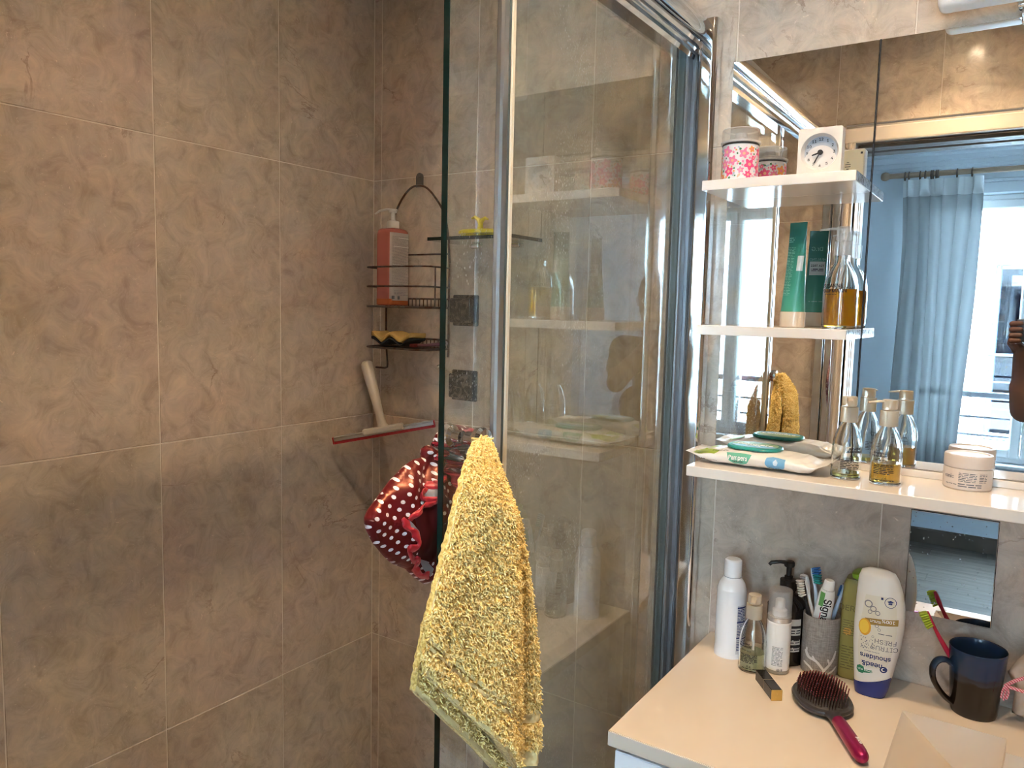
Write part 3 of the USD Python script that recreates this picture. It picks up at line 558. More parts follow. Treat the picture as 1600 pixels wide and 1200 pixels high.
# cream jar
t = thing('cream_jar', 'round beige-white cream jar on the right part of the long shelf', 'jar', (1.372, -.045, Z3))
jx, jy = 1.372, -.0455
mat('jar_beige', (.74, .65, .58), .3)
part(t, 'body', lathe(jx, jy, Z3+.0002, [(0, 0), (.0335, 0), (.0352, .0025), (.0352, .034), (.033, .035), (.033, .036), (0, .036)], 56), 'jar_beige')
part(t, 'lid', lathe(jx, jy, Z3+.0362, [(0, 0), (.0347, 0), (.0355, .0015), (.0355, .0175), (.0342, .0200), (.0300, .0203), (.0280, .0188), (0, .0185)], 56), 'jar_beige')
part(t, 'printing', cat(wrap(letter('ronic', .0055, bold=True), jx, jy, .0352, PH-.95, Z3+.0215), wrap(words(.019, .0025, 1, 3), jx, jy, .0352, PH-1.1, Z3+.008), wrap(words(.026, .0155, 6, 1), jx, jy, .0352, PH-.50, Z3+.0140), wrap(words(.013, .0155, 6, 2), jx, jy, .0352, PH+.35, Z3+.0140), wrap(words(.034, .007, 2, 5), jx, jy, .0352, PH-.50, Z3+.0055), wrap(words(.036, .0005, 1, 8, .3), jx, jy, .0352, PH-.50, Z3+.031)), 'print_grey', smooth=False, kind='stuff')
# spray bottle (glossy white)
t = thing('lotion_bottle', 'tall glossy white bottle with a flip cap at the left end of the counter', 'bottle', (1.0075, -.082, CZ))
sx, sy = 1.0068, -.080
part(t, 'body', lathe(sx, sy, CZ+.0002, smoothprof([(.0, 0), (.024, 0), (.0268, .002), (.0273, .006), (.0273, .118), (.0268, .128), (.0235, .140), (.0175, .1495), (.0160, .152), (.0, .152)], 4), 48), 'gloss_white')
part(t, 'cap', lathe(sx, sy, CZ+.1528, [(0, 0), (.0158, 0), (.0163, .001), (.0163, .028), (.0155, .031), (.013, .033), (0, .0335)], 40), 'gloss_white')
part(t, 'cap_line', lathe(sx, sy, CZ+.1520, [(0, 0), (.0166, 0), (.0166, .0006), (0, .0006)], 40), mat('grey_blue', (.25, .28, .36), .4))
part(t, 'label', wrap(sheet(.020, .094, 8, 1), sx, sy, .0273, PH+.55, CZ+.010), mat('label_grey', (.56, .57, .60), .4), smooth=True)
part(t, 'printing', cat(*[wrap(move(sheet(.020, .003, 6, 1), 0, y), sx, sy, .0273, PH+.55, CZ+.010, .0005) for y in (.088, .060, .030)], wrap(words(.018, .024, 8, 1), sx, sy, .0273, PH+.58, CZ+.073, .0005), wrap(words(.018, .024, 8, 2), sx, sy, .0273, PH+.58, CZ+.0445, .0005), wrap(words(.018, .022, 7, 6), sx, sy, .0273, PH+.58, CZ+.016, .0005)), 'print_navy', smooth=False, kind='stuff')
# white airless bottle with clear overcap
t = thing('serum_bottle', 'white cylindrical serum bottle with a clear overcap in front of the black bottle', 'bottle', (1.099, -.09, CZ))
bx, by = 1.1005, -.0960
part(t, 'base', lathe(bx, by, CZ+.0002, [(0, 0), (.0200, 0), (.0212, .001), (.0212, .007), (0, .007)], 40), mat('base_grey', (.34, .33, .30), .25))
part(t, 'body', lathe(bx, by, CZ+.0074, [(0, 0), (.0212, 0), (.0212, .086), (.020, .088), (0, .088)], 44), 'white_plastic')
part(t, 'collar', lathe(bx, by, CZ+.0956, [(0, 0), (.0208, 0), (.0208, .008), (.0185, .009), (0, .009)], 44), mat('silver_band', (.66, .65, .63), .2, .6))
part(t, 'inner_pump', lathe(bx, by, CZ+.1048, [(0, 0), (.013, 0), (.013, .010), (.0085, .013), (.0085, .028), (.007, .030), (0, .030)], 32), mat('pump_white', (.74, .72, .68), .35))
part(t, 'overcap', lathe(bx, by, CZ+.1047, [(.0195, 0), (.0206, 0), (.0206, .0455), (.0198, .0475), (0, .048), (0, .0468), (.0190, .0462), (.0195, .044), (.0195, 0)], 44, False, False), 'cap_clear', label='clear plastic overcap')
part(t, 'printing', cat(wrap(words(.019, .036, 14, 21, .6), bx, by, .0212, PH-.42, CZ+.016), wrap(letter('@ B', .004, bold=True), bx, by, .0212, PH+.28, CZ+.0095)), 'print_grey', smooth=False, kind='stuff')
# black pump bottle
t = thing('soap_bottle', 'large black pump soap bottle with a cream label, behind the clear-capped bottle', 'bottle', (1.108, -.046, CZ))
kx, ky = 1.0985, -.0372
part(t, 'body', lathe(kx, ky, CZ+.0002, smoothprof([(0, 0), (.0315, 0), (.0345, .003), (.0350, .008), (.0350, .094), (.0338, .104), (.0285, .116), (.0195, .125), (.0130, .129), (.0130, .134), (0, .134)], 4), 52), mat('dark_glass', (.008, .007, .007), .06))
part(t, 'collar', lathe(kx, ky, CZ+.1343, [(0, 0)]+[(.0152*(1 if k % 2 else .97), .019*k/10) for k in range(11)]+[(.010, .020), (.0075, .021), (.0075, .026), (.0048, .027), (.0048, .045), (0, .045)], 40), 'black_plastic')
na = math.radians(205)
part(t, 'pump_head', cat(lathe(kx, ky, CZ+.1780, [(0, 0), (.0085, 0), (.0095, .002), (.0095, .008), (.008, .0105), (0, .0115)], 30),
     flat([(kx, ky, CZ+.1855), (kx+.018*math.cos(na), ky+.018*math.sin(na), CZ+.1860), (kx+.032*math.cos(na), ky+.032*math.sin(na), CZ+.1835), (kx+.036*math.cos(na), ky+.036*math.sin(na), CZ+.179)], [(.0075, .0034), (.0062, .0032), (.0048, .0034), (.0030, .0030)], None, (-math.sin(na), math.cos(na), 0))), 'black_plastic')
part(t, 'label', wrap(sheet(.060, .062, 24, 1, -.030), kx, ky, .0350, PH, CZ+.0275), mat('label_cream', (.66, .62, .54), .55), smooth=True)
pb = [wrap(letter('A\u0113sop', .0060), kx, ky, .0350, PH-.42, CZ+.080, .0006)]
pb += [wrap(sheet(.060, h, 24, 1, -.030), kx, ky, .0350, PH, CZ+z, .0006) for z, h in ((.0722, .0050), (.0505, .0085), (.0365, .0045))]
pb += [wrap(words(.026, .0085, 2, 31+i), kx, ky, .0350, PH+a, CZ+z, .0006) for i, (a, z) in enumerate(((-.85, .0615), (.08, .0615), (-.85, .043), (.08, .043), (.08, .0295)))]
part(t, 'printing', cat(*pb), 'print_black', smooth=False, kind='stuff')

# ------------------------------------------------------------------ tumbler, brushes, toothpaste
tx, ty, tr, th = 1.1640, -.0510, .0318, .1080
t = thing('toothbrush_tumbler', 'grey linen-patterned tumbler with a white branch motif holding the toothbrushes', 'tumbler', (tx, ty, CZ))
mat('linen_grey', nodes={'tc': ('geometry', {}), 'sp': ('separate_xyz', {}), 'w1': ('noise_texture', {'scale': 1.0, 'detail': 2.0}), 'm1': ('vector_math', {'math_type': 'multiply', 'vector2': (90., 90., 900.)}), 'm2': ('vector_math', {'math_type': 'multiply', 'vector2': (900., 900., 60.)}), 'w2': ('noise_texture', {'scale': 1.0, 'detail': 2.0}), 'ad': ('math', {'math_type': 'add'}),
    'r': ('rgb_ramp', {'ramp': [(.38, (.20, .18, .165)), (.62, (.36, .335, .31))]}), 'hf': ('math', {'math_type': 'multiply', 'value2': .5}), 'p': ('principled_bsdf', {'roughness': .35})},
    links=[('tc.position', 'm1.vector1'), ('tc.position', 'm2.vector1'), ('m1.vector', 'w1.vector'), ('m2.vector', 'w2.vector'), ('w1.fac', 'ad.value1'), ('w2.fac', 'ad.value2'), ('ad.value', 'hf.value1'), ('hf.value', 'r.fac'), ('r.color', 'p.base_color')])
part(t, 'cup', lathe(tx, ty, CZ+.0002, [(0, 0), (tr-.003, 0), (tr-.001, .002), (tr, .006), (tr, th-.001), (tr-.0012, th), (tr-.0022, th-.001), (tr-.0026, .006), (0, .005)], 56, False, False), 'linen_grey', smooth=40)
br = []
def stroke(pts, w):
    p = np.array(smoothprof(pts, 6)); d = np.gradient(p, axis=0); d /= np.linalg.norm(d, axis=1, keepdims=True); n = np.stack([-d[:, 1], d[:, 0]], 1)
    ww = np.interp(np.linspace(0, 1, len(p)), [0, .15, .8, 1], [w*.6, w, w*.8, w*.25])[:, None]
    a, b = p+n*ww, p-n*ww; v = np.vstack([np.column_stack([a, 0*a[:, 0]]), np.column_stack([b, 0*b[:, 0]])]); k = len(p)
    return trimesh.Trimesh(v, np.array([q for i in range(k-1) for q in ((i, k+i, k+i+1), (i, k+i+1, i+1))]), process=False)
for pts, w_ in (([(-.028, .044), (-.020, .034), (-.006, .030), (.004, .020), (.012, .008)], .0026), ([(-.024, .050), (-.0235, .042), (-.017, .034)], .0018), ([(-.012, .038), (-.008, .032), (-.002, .028)], .0016),
                ([(.030, .050), (.026, .038), (.018, .026), (.008, .014), (.002, .004)], .0026), ([(.014, .036), (.016, .030), (.018, .026)], .0018), ([(-.030, .022), (-.016, .016), (-.004, .004)], .0022), ([(.034, .020), (.022, .012), (.012, .008)], .002)):
    br.append(wrap(stroke(pts, w_), tx, ty, tr, PH, CZ, .0004))
part(t, 'branch_motif', cat(*br), mat('motif_white', (.70, .68, .66), .4), smooth=True, kind='stuff')
for k, (a, b) in enumerate(((-.030, .010), (.004, .016))): pass
def toothbrush(label, base, tip, side, mh, mb, group, twotone=None, headlen=.026, bl=.0105, mb2=None, back=None):
    """handle from base to tip; bristles stand out along 'side' at the tip end"""
    base, tip, side = (np.array(v, float) for v in (base, tip, side)); d = tip-base; L = np.linalg.norm(d); d /= L; side = side-d*(side@d); side /= np.linalg.norm(side); wv = np.cross(d, side)
    t = thing('toothbrush', label, 'toothbrush', base, group=group)
    P = [base+d*L*k+side*(-.002*math.sin(k*6)) for k in np.linspace(0, 1, 18)]
    wd = np.interp(np.linspace(0, 1, 18), [0, .05, .3, .55, .78, .84, .88, .97, 1], [.003, .0058, .006, .0055, .0032, .0040, .0060, .0058, .003]); hh = np.interp(np.linspace(0, 1, 18), [0, .3, .6, .8, 1], [.003, .0048, .0042, .0028, .0022])
    part(t, 'handle', flat(P, list(zip(wd, hh)), None, wv), mh)
    if twotone: part(t, 'grip', flat([p+side*.0006 for p in P[3:11]], [(a*.72, b+.0007) for a, b in zip(wd[3:11], hh[3:11])], None, wv), twotone)
    h0 = L-headlen; bs = []
    for i in range(7):
        for j in range(3):
            c = base+d*(h0+.002+headlen*.92*i/6)+wv*(j-1)*.0034+side*.0018
            bs.append(tube([c, c+side*bl*(1+.06*math.sin(3*i))+d*.0006*(i-3)], .00165, 6))
    part(t, 'bristles', cat(*bs[:12]) if mb2 else cat(*bs), mb, smooth=True, kind='stuff')
    if mb2: part(t, 'bristles', cat(*bs[12:]), mb2, smooth=True, kind='stuff')
    if back: part(t, 'tongue_cleaner', flat([base+d*(h0+.003+x)-side*.0024 for x in np.linspace(0, headlen*.8, 6)], [(w, .001) for w in (.002, .0038, .0042, .0042, .0038, .002)], None, wv), back)
mat('brush_black', (.015, .015, .018), .3); mat('brush_white', (.82, .80, .76), .3); mat('bristle_white', (.80, .77, .70), .7); mat('teal', (.01, .25, .25), .5); mat('royal_blue', (.02, .13, .40), .5); mat('purple', (.13, .05, .22), .35)
mat('ice_blue', (.50, .62, .74), .3); mat('lime', (.42, .52, .02), .5); mat('cherry', (.50, .015, .05), .28); mat('lilac', (.45, .33, .38), .5); mat('grey_clear', (.52, .53, .55), .2)
zb = CZ+.0085; R, Gp = (.832, .555, 0), 'toothbrushes in the grey tumbler'
toothbrush('black toothbrush with a white head pad, leftmost in the tumbler', (1.168, -.062, zb), (1.1290, -.057, CZ+.163), (-.72, -.62, .2), 'brush_black', 'bristle_white', Gp, back='brush_white')
toothbrush('white toothbrush half hidden behind the black one in the tumbler', (1.164, -.048, zb), (1.1310, -.037, CZ+.166), (-.7, .3, 0), 'brush_white', 'bristle_white', Gp, twotone='grey_clear')
toothbrush('tall toothbrush with blue and teal bristles and a purple grip', (1.172, -.050, zb), (1.1395, -.042, CZ+.184), (.9, -.25, .15), 'ice_blue', 'teal', Gp, twotone='purple', bl=.013, mb2='royal_blue')
toothbrush('pale blue toothbrush leaning right behind the toothpaste tube', (1.158, -.040, zb), (1.192, -.030, CZ+.162), (.85, .5, 0), 'ice_blue', 'lilac', Gp, back='royal_blue')
# toothpaste
t = thing('toothpaste_tube', 'white toothpaste tube with green panel standing cap up in the tumbler', 'toothpaste', (1.165, -.066, CZ))
b0, b1 = np.array([1.1560, -.060, CZ+.030]), np.array([1.1760, -.064, CZ+.176]); dd = (b1-b0)/np.linalg.norm(b1-b0); wv = np.array([.97, .22, -.09])
PT = lambda k: b0+(b1-b0)*k
def tube_sec(k): return (np.interp(k, [0, .5, .82, .88], [.017, .0155, .0135, .0115]), np.interp(k, [0, .3, .82, .88], [.0012, .007, .0125, .011]))
ks = np.linspace(0, .88, 16)
part(t, 'tube', flat([PT(k) for k in ks], [tube_sec(k) for k in ks], None, wv, 28), mat('paste_white', (.80, .80, .78), .25))
part(t, 'cap', flat([PT(k) for k in (.885, .89, .99, 1.0)], [(.0102, .0102), (.0106, .0106), (.0086, .0086), (.0075, .0075)], None, wv, 28), 'white_plastic')
ww = wv-dd*(wv@dd); ww /= np.linalg.norm(ww); nn = np.cross(ww, dd); nn = -nn if nn[1] > 0 else nn
def on_tube(m, off=.0004):
    m = fine(m, .003); out = []
    for x, y, z in m.vertices:       # y along the tube, x across
        k = y/np.linalg.norm(b1-b0); a, b = tube_sec(k); q = max(0, 1-(x/a)**2)
        out.append(PT(k)+ww*x+nn*(b*math.sqrt(q)+off))
    return trimesh.Trimesh(np.array(out), m.faces, process=False)
part(t, 'printing', on_tube(move(turn(letter('Signal', .0125, bold=True), -math.pi/2), .0030, .0905)), 'print_black', smooth=False, kind='stuff')
part(t, 'green_panel', on_tube(move(sheet(.0075, .026, 4, 6), -.0112, .100)), mat('fresh_green', (.12, .36, .10), .4), smooth=True)
part(t, 'red_line', on_tube(move(sheet(.0014, .030, 1, 6), -.0060, .058)), mat('red_line', (.5, .03, .04), .4), smooth=True)

# tall green bottle behind
t = thing('shampoo_bottle', 'slim olive green bottle with a lime cap standing behind the white bottle', 'bottle', (1.2155, -.040, CZ))
gx, gy = 1.2150, -.0365
part(t, 'body', loft([ring(gx, gy, CZ+z, a, b, 4, 48) for z, a, b in ((.0002, .018, .019), (.003, .0205, .021), (.150, .0205, .021), (.172, .0185, .020), (.182, .015, .018))]), mat('olive_green', (.26, .235, .07), .25), smooth=40)
part(t, 'cap', loft([turn(trimesh.Trimesh(ring(gx+.016, gy, CZ+z, a, b, 4, 40), [], process=False), -.14, (0, 1, 0), (gx+.01, gy, CZ+.19)).vertices for z, a, b in ((.1835, .017, .018), (.187, .0225, .0205), (.194, .0225, .0205), (.1965, .018, .017))]), mat('lime_cap', (.24, .44, .03), .3), smooth=40)
def on_front(m, y, off=.0003): return to_xz(move(m, 0, 0, off), y)
part(t, 'printing', cat(on_front(letter('DERMA', .010, gx+.002, CZ+.131), gy-.0212), on_front(move(words(.026, .030, 7, 12, .5), gx-.014, CZ+.080), gy-.0212), on_front(move(words(.026, .045, 9, 13, .5), gx-.014, CZ+.018), gy-.0212)), mat('print_olive', (.11, .09, .02), .5), smooth=False, kind='stuff')
part(t, 'emblem', on_front(disc(gx-.006, CZ+.088, .007), gy-.0211), mat('emblem_orange', (.50, .26, .04), .5), smooth=False)

# upside-down conditioner bottle
t = thing('conditioner_bottle', 'white upside-down conditioner bottle with a navy foot and citrus label', 'bottle', (1.257, -.086, CZ))
HX, HY = 1.2585, -.0845
hz = [0, .012, .03, .055, .09, .12, .145, .165, .185, .203, .2145, .219]
hl = [1.2325, 1.2300, 1.2285, 1.2265, 1.2240, 1.2235, 1.2240, 1.2245, 1.2250, 1.2262, 1.2300, 1.2400]
hr = [1.2790, 1.2830, 1.2870, 1.2915, 1.2980, 1.3010, 1.3012, 1.2993, 1.2950, 1.2890, 1.2820, 1.2700]
hb = [.0185, .0200, .0205, .0215, .0225, .0230, .0228, .0222, .0210, .0185, .0145, .0060]
def hsec(z): return np.interp(z, hz, hl), np.interp(z, hz, hr), np.interp(z, hz, hb)
def hring(z, g=0.0):
    l, r, b = hsec(z); return ring((l+r)/2, HY, CZ+.0003+z, (r-l)/2+g, b+g, 2.6, 72)
zz = sorted(set(list(np.linspace(0, .219, 44))))
def hbody():
    return loft([hring(z) for z in zz])
def slant(x): return .0215+.0185*np.clip((x-1.229)/.06, 0, 1)**1.5
hm = hbody(); c = hm.vertices[hm.faces].mean(1); low = (c[:, 2]-CZ) < slant(c[:, 0])
part(t, 'body', hm, mat('cond_white', (.76, .73, .67), .28), smooth=True)
rings = []
for k in np.linspace(0, 1, 14):
    rg_ = hring(0, .0006).copy()
    for j in range(len(rg_)):
        z = k*slant(rg_[j, 0]+0*k)
        l, r, b = hsec(z); q = hring(z, .0006)[j]; rg_[j] = q; rg_[j, 2] = CZ+.0003+k*slant(q[0])
    rings.append(rg_)
part(t, 'foot_cap', loft(rings, True, False), mat('navy', (.012, .028, .17), .2), smooth=True, label='navy blue foot cap')
def on_hs(m, off=.0005, f=.004):
    m = fine(m, f); v = m.vertices.copy(); out = []
    for x, z, d in v:
        l, r, b = hsec(z); a, cx = (r-l)/2, (l+r)/2; q = max(0, 1-abs((x-cx)/a)**2.6)**(1/2.6); out.append((x, HY-b*q-off-d, CZ+.0003+z))
    return trimesh.Trimesh(np.array(out), m.faces, process=False)
part(t, 'label_panel', on_hs(poly2([(1.2415, .178), (1.2835, .180), (1.2900, .160), (1.2920, .120), (1.2880, .085), (1.2800, .055), (1.2380, .050), (1.2340, .085), (1.2360, .13)]), .0004), mat('cond_cream', (.70, .66, .55), .35), smooth=True)
part(t, 'gold_band', on_hs(poly2([(1.2430, .127), (1.2935, .133), (1.2935, .144), (1.2430, .138)]), .0009), mat('gold_tan', (.34, .22, .05), .35), smooth=True)
part(t, 'band_text', cat(on_hs(move(rot180(letter('100%', .0052, bold=True)), 1.279, .1382), .0013), on_hs(move(rot180(words(.017, .0045, 2, 3)), 1.268, .1375), .0013)), 'print_white', smooth=False, kind='stuff')
part(t, 'lemon_slice', on_hs(disc(1.2435, .122, .0100, 28, .0145), .0010), mat('lemon_rind', (.72, .36, .03), .4), smooth=True)
part(t, 'lemon_flesh', on_hs(disc(1.2425, .1225, .0078, 28, .0118), .0013), mat('lemon_flesh', (.82, .55, .06), .4), smooth=True)
sd = random.Random(8)
part(t, 'splash_motif', cat(*[on_hs(extrude(Point(x, y).buffer(r, 5).difference(Point(x, y).buffer(r*.72, 5)), 1e-5), .0010) for x, y, r in ((1.247, .163, .0065), (1.255, .156, .005), (1.262, .150, .004), (1.250, .150, .0035), (1.262, .128, .003), (1.266, .122, .0025), (1.257, .108, .002))],
     *[on_hs(disc(1.238+sd.random()*.020, .085+sd.random()*.020, .0006+sd.random()*.0005, 8), .0010) for _ in range(45)]), mat('splash_grey', (.22, .22, .24), .4), smooth=True, kind='stuff')
part(t, 'variant_text', cat(on_hs(move(rot180(letter('CITRUS', .0078)), 1.2755, .0905), .0010), on_hs(move(rot180(letter('FRESH', .0078)), 1.2765, .1020), .0010), on_hs(move(rot180(words(.021, .0030, 1, 6)), 1.2860, .1170), .0010)), 'print_grey', smooth=False, kind='stuff')
part(t, 'brand_text', cat(on_hs(move(rot180(letter('shoulders', .0075, bold=True)), 1.2625, .0722), .0010), on_hs(move(rot180(letter('head&', .0080, bold=True)), 1.2580, .0585), .0010), on_hs(move(rot180(words(.024, .0015, 1, 16)), 1.269, .0822), .0010)), 'print_navy', smooth=False, kind='stuff')
part(t, 'logo', on_hs(disc(1.2765, .0540, .0056), .0010), 'print_navy', smooth=True)
part(t, 'logo_eye', on_hs(extrude(Point(1.2765, .0540).buffer(.0034, 6).difference(Point(1.2778, .0544).buffer(.0027, 6)), 1e-5), .0014), 'print_white', smooth=True)
part(t, 'green_badge', on_hs(poly2([(1.2380, .0395), (1.2450, .0395), (1.2465, .0415), (1.2600, .0445), (1.2590, .0485), (1.2470, .0470), (1.2460, .0515), (1.2400, .0535), (1.2350, .0505), (1.2345, .0440)]), .0010), mat('badge_green', (.02, .20, .09), .4), smooth=True)
part(t, 'badge_text', cat(on_hs(move(rot180(words(.009, .0035, 2, 7)), 1.245, .0480), .0013), on_hs(move(rot180(words(.012, .0024, 2, 8)), 1.2590, .0472), .0013)), 'print_white', smooth=False, kind='stuff')
part(t, 'round_seal', on_hs(extrude(Point(1.2800, .1710).buffer(.0088, 8).difference(Point(1.28, .171).buffer(.0080, 8)), 1e-5), .0009), 'print_navy', smooth=True)
part(t, 'seal_emblem', cat(on_hs(poly2([(1.2750, .1725), (1.2800, .1700), (1.2850, .1725), (1.2800, .1752)]), .0012), on_hs(poly2([(1.2772, .1708), (1.28, .1696), (1.2828, .1708), (1.2828, .1680), (1.2772, .1680)]), .0012), on_hs(poly2([(1.2655, .1740), (1.2690, .1740), (1.2690, .1780), (1.2655, .1780)]), .0009)), 'print_navy', smooth=True, kind='stuff')

# ------------------------------------------------------------------ lipstick, hairbrush
t = thing('lipstick', 'black and gold square lipstick case lying by the hairbrush', 'lipstick', (1.116, -.195, CZ))
ang = math.atan2(-.0685, .0505)
def lip(m): return move(turn(m, ang), 1.1085, -.180, CZ+.0002)
part(t, 'cap', lip(box(-.036, .0000, -.0092, .0092, 0, .0184, .0006)), mat('lip_black', (.010, .010, .012), .15), smooth=False)
part(t, 'case', lip(box(.0012, .0370, -.0092, .0092, 0, .0184, .0006)), 'lip_black', smooth=False)
mat('gold', (.72, .50, .16), .25, .85)
part(t, 'gold_ring', lip(box(-.0004, .0014, -.0089, .0089, .0003, .0181)), mat('pale_gold', (.62, .50, .32), .25, .8), smooth=False)
part(t, 'gold_end', lip(box(.0370, .0395, -.0092, .0092, 0, .0184, .0005)), 'gold', smooth=False)
part(t, 'emboss', frame(cat(letter('Y', .004, 0, .003), words(.008, .0012, 1, 2).apply_translation((-.004, -.003, 0))), lip(trimesh.Trimesh([(.0396, 0, .0092)], [], process=False)).vertices[0], (-math.sin(ang), math.cos(ang), 0), (0, 0, 1)), mat('gold_dark', (.38, .24, .06), .4), smooth=False, kind='stuff')

dH = np.array([.497, -.868, 0]); wH = np.array([.868, .497, 0]); hc = np.array([1.196, -.176, CZ])
t = thing('hairbrush', 'black paddle hairbrush with a shiny magenta handle lying on the counter', 'hairbrush', hc)
def HP(a, b, z): return hc+dH*a+wH*b+np.array([0, 0, z])
aa = np.linspace(0, 2*np.pi, 72, endpoint=False)
def paddle(sa, sb, z): return np.array([HP(sa*math.copysign(abs(math.cos(q))**.85, math.cos(q)), sb*math.copysign(abs(math.sin(q))**.9, math.sin(q)), z) for q in aa])
mat('brush_grey', (.045, .043, .045), .28)
part(t, 'paddle', loft([paddle(.050, .039, .004), paddle(.056, .0445, .0065), paddle(.0575, .046, .010), paddle(.056, .0445, .0135), paddle(.052, .041, .0145)]), 'brush_grey', smooth=40)
part(t, 'cushion', loft([paddle(.050, .0385, .0140), paddle(.047, .036, .0165), paddle(.036, .027, .0195), paddle(.018, .013, .0212), paddle(.002, .002, .0216)]), mat('cushion_black', (.035, .033, .034), .5), smooth=40)
bs, tips = [], []
for i, a in enumerate(np.linspace(-.048, .048, 21)):
    for j, b in enumerate(np.linspace(-.037, .037, 17)):
        b2 = b+(.0026 if i % 2 else 0)
        q = (a/.049)**2+(b2/.038)**2
        if q > 1: continue
        z0 = .0215-.0065*q; n = np.array(dH*a*3+wH*b2*3+np.array([0, 0, 1])); n[2] = 1; n /= np.linalg.norm(n); p0 = HP(a, b2, z0-.0005); p1 = p0+n*.0185
        bs.append(tube([p0, p1], .0007, 5)); tips.append(move(trimesh.creation.icosphere(1, .0011), *p1))
part(t, 'bristles', cat(*bs), mat('bristle_dark', (.028, .008, .010), .4), kind='stuff'); part(t, 'bristle_tips', cat(*tips), mat('bristle_red', (.15, .02, .03), .35), kind='stuff')
part(t, 'neck', flat([HP(a, 0, .0105) for a in (.050, .060, .070, .078)], [(.017, .005), (.0115, .0065), (.0100, .0080), (.0102, .0088)], None, wH, 24), 'brush_grey')
mat('magenta', (.30, .008, .075), .22, .55)
part(t, 'handle', flat([HP(a, 0, .0125) for a in (.0782, .080, .100, .135, .165, .176, .181, .183)], [(.0103, .0092), (.0107, .0096), (.0110, .0105), (.0115, .0112), (.0115, .0115), (.0100, .0100), (.0065, .0065), (.001, .001)], None, wH, 32), 'magenta')
part(t, 'printing', frame(letter('dyson', .0048, bold=True), HP(.150, .0045, .0125+.0110), dH, wH), 'print_white', smooth=False, kind='stuff')

# ------------------------------------------------------------------ mug with a toothbrush
mx, my = 1.4075, -.0540
t = thing('mug', 'dark blue and black glazed stoneware mug under the small mirror', 'mug', (mx, my, CZ))
mat('mug_glaze', nodes={'g': ('geometry', {}), 'sx': ('separate_xyz', {}), 'n': ('noise_texture', {'scale': 40.0, 'detail': 3.0}), 'mm': ('math', {'math_type': 'multiply_add', 'value2': .016, 'value3': -.008}), 'ad': ('math', {'math_type': 'add'}), 'mr': ('map_range', {'from_min': CZ, 'from_max': CZ+.115, 'to_min': 0, 'to_max': 1}),
    'r': ('rgb_ramp', {'ramp': [(.0, (.012, .008, .006)), (.50, (.014, .009, .006)), (.53, (.022, .024, .03)), (.58, (.018, .02, .028)), (.62, (.014, .030, .062)), (.95, (.012, .032, .072)), (.975, (.05, .045, .04))]}), 'p': ('principled_bsdf', {'roughness': .12}), 'b': ('bump', {'strength': .12, 'distance': .002})},
    links=[('g.position', 'n.vector'), ('g.position', 'sx.vector'), ('n.fac', 'mm.value1'), ('mm.value', 'ad.value1'), ('sx.z', 'ad.value2'), ('ad.value', 'mr.value'), ('mr.result', 'r.fac'), ('r.color', 'p.base_color'), ('n.fac', 'b.height'), ('b.normal', 'p.normal')])
part(t, 'cup', lathe(mx, my, CZ+.0002, [(0, .003), (.028, .0025), (.0300, 0), (.0325, .0005), (.0345, .006), (.0350, .012), (.0385, .060), (.0420, .105), (.0425, .109), (.0415, .1105), (.0400, .109), (.0385, .100), (.0355, .060), (.0320, .014), (.028, .008), (0, .007)], 64, False, False), 'mug_glaze', smooth=45)
ha = math.radians(203); hd = np.array([math.cos(ha), math.sin(ha), 0]); hs_ = np.array([-math.sin(ha), math.cos(ha), 0])
hp = smoothprof([(.0385, .079), (.048, .085), (.060, .082), (.0665, .068), (.064, .050), (.055, .034), (.045, .022), (.0345, .014)], 5)
part(t, 'handle', flat([np.array([mx, my, CZ])+hd*r+np.array([0, 0, z]) for r, z in hp], [(.0085, .0046)]*len(hp), None, hs_, 20), 'mug_glaze')
part(t, 'foot_ring', lathe(mx, my, CZ, [(.0295, .0001), (.0325, .0003), (.0329, .0022), (.0322, .0026)], 48, False, False), mat('raw_clay', (.16, .13, .10), .8))
toothbrush('red toothbrush with lime bristles standing in the dark blue mug', (1.410, -.0500, CZ+.0105), (1.3318, -.0640, CZ+.1560), (-.80, -.35, -.3), 'cherry', 'lime', None, bl=.012, headlen=.024)

# drawstring pouch at the right edge
t = thing('drawstring_pouch', 'cream cloth pouch with a pink and white twisted cord, right of the mug', 'pouch', (1.515, -.06, CZ))
mat('pouch_cloth', (.62, .50, .40), .9)
pm, _ = pillow([(1.460, .862), (1.462, .905), (1.450, .928), (1.462, .952), (1.476, .972), (1.500, .985), (1.535, .980), (1.560, .955), (1.562, .900), (1.555, .857), (1.510, .8535)], .005, .022, lambda p: .004*np.sin(p[:, 0]*120+3*np.sin(p[:, 1]*60)), back=.7)
part(t, 'bag', frame(pm, (0, -.045, 0), (1, 0, 0), (0, 0, 1)), 'pouch_cloth', smooth=True)
mat('cord', nodes={'g': ('geometry', {}), 'w': ('wave_texture', {'scale': 130.0, 'bands_direction': 'diagonal', 'distortion': .5}), 'r': ('rgb_ramp', {'ramp': [(.35, (.62, .08, .13)), (.6, (.80, .45, .45))]}), 'p': ('principled_bsdf', {'roughness': .8})}, links=[('g.position', 'w.vector'), ('w.fac', 'r.fac'), ('r.color', 'p.base_color')])
for pts in ([(1.448, -.080, .918), (1.462, -.083, .932), (1.480, -.080, .941), (1.505, -.078, .944), (1.545, -.07, .945)], [(1.448, -.080, .918), (1.466, -.084, .918), (1.490, -.082, .915), (1.525, -.078, .918), (1.55, -.07, .925)]): part(t, 'cord', tube(pts, .0027, 8, 5), 'cord')
part(t, 'tassel', cat(*[tube([(1.449, -.081, .918), (1.4455+.004*k, -.083-.001*k, .911), (1.444+.0035*k, -.083, .898-.003*(k % 2))], .0016, 6, 4) for k in range(3)]), 'cord')

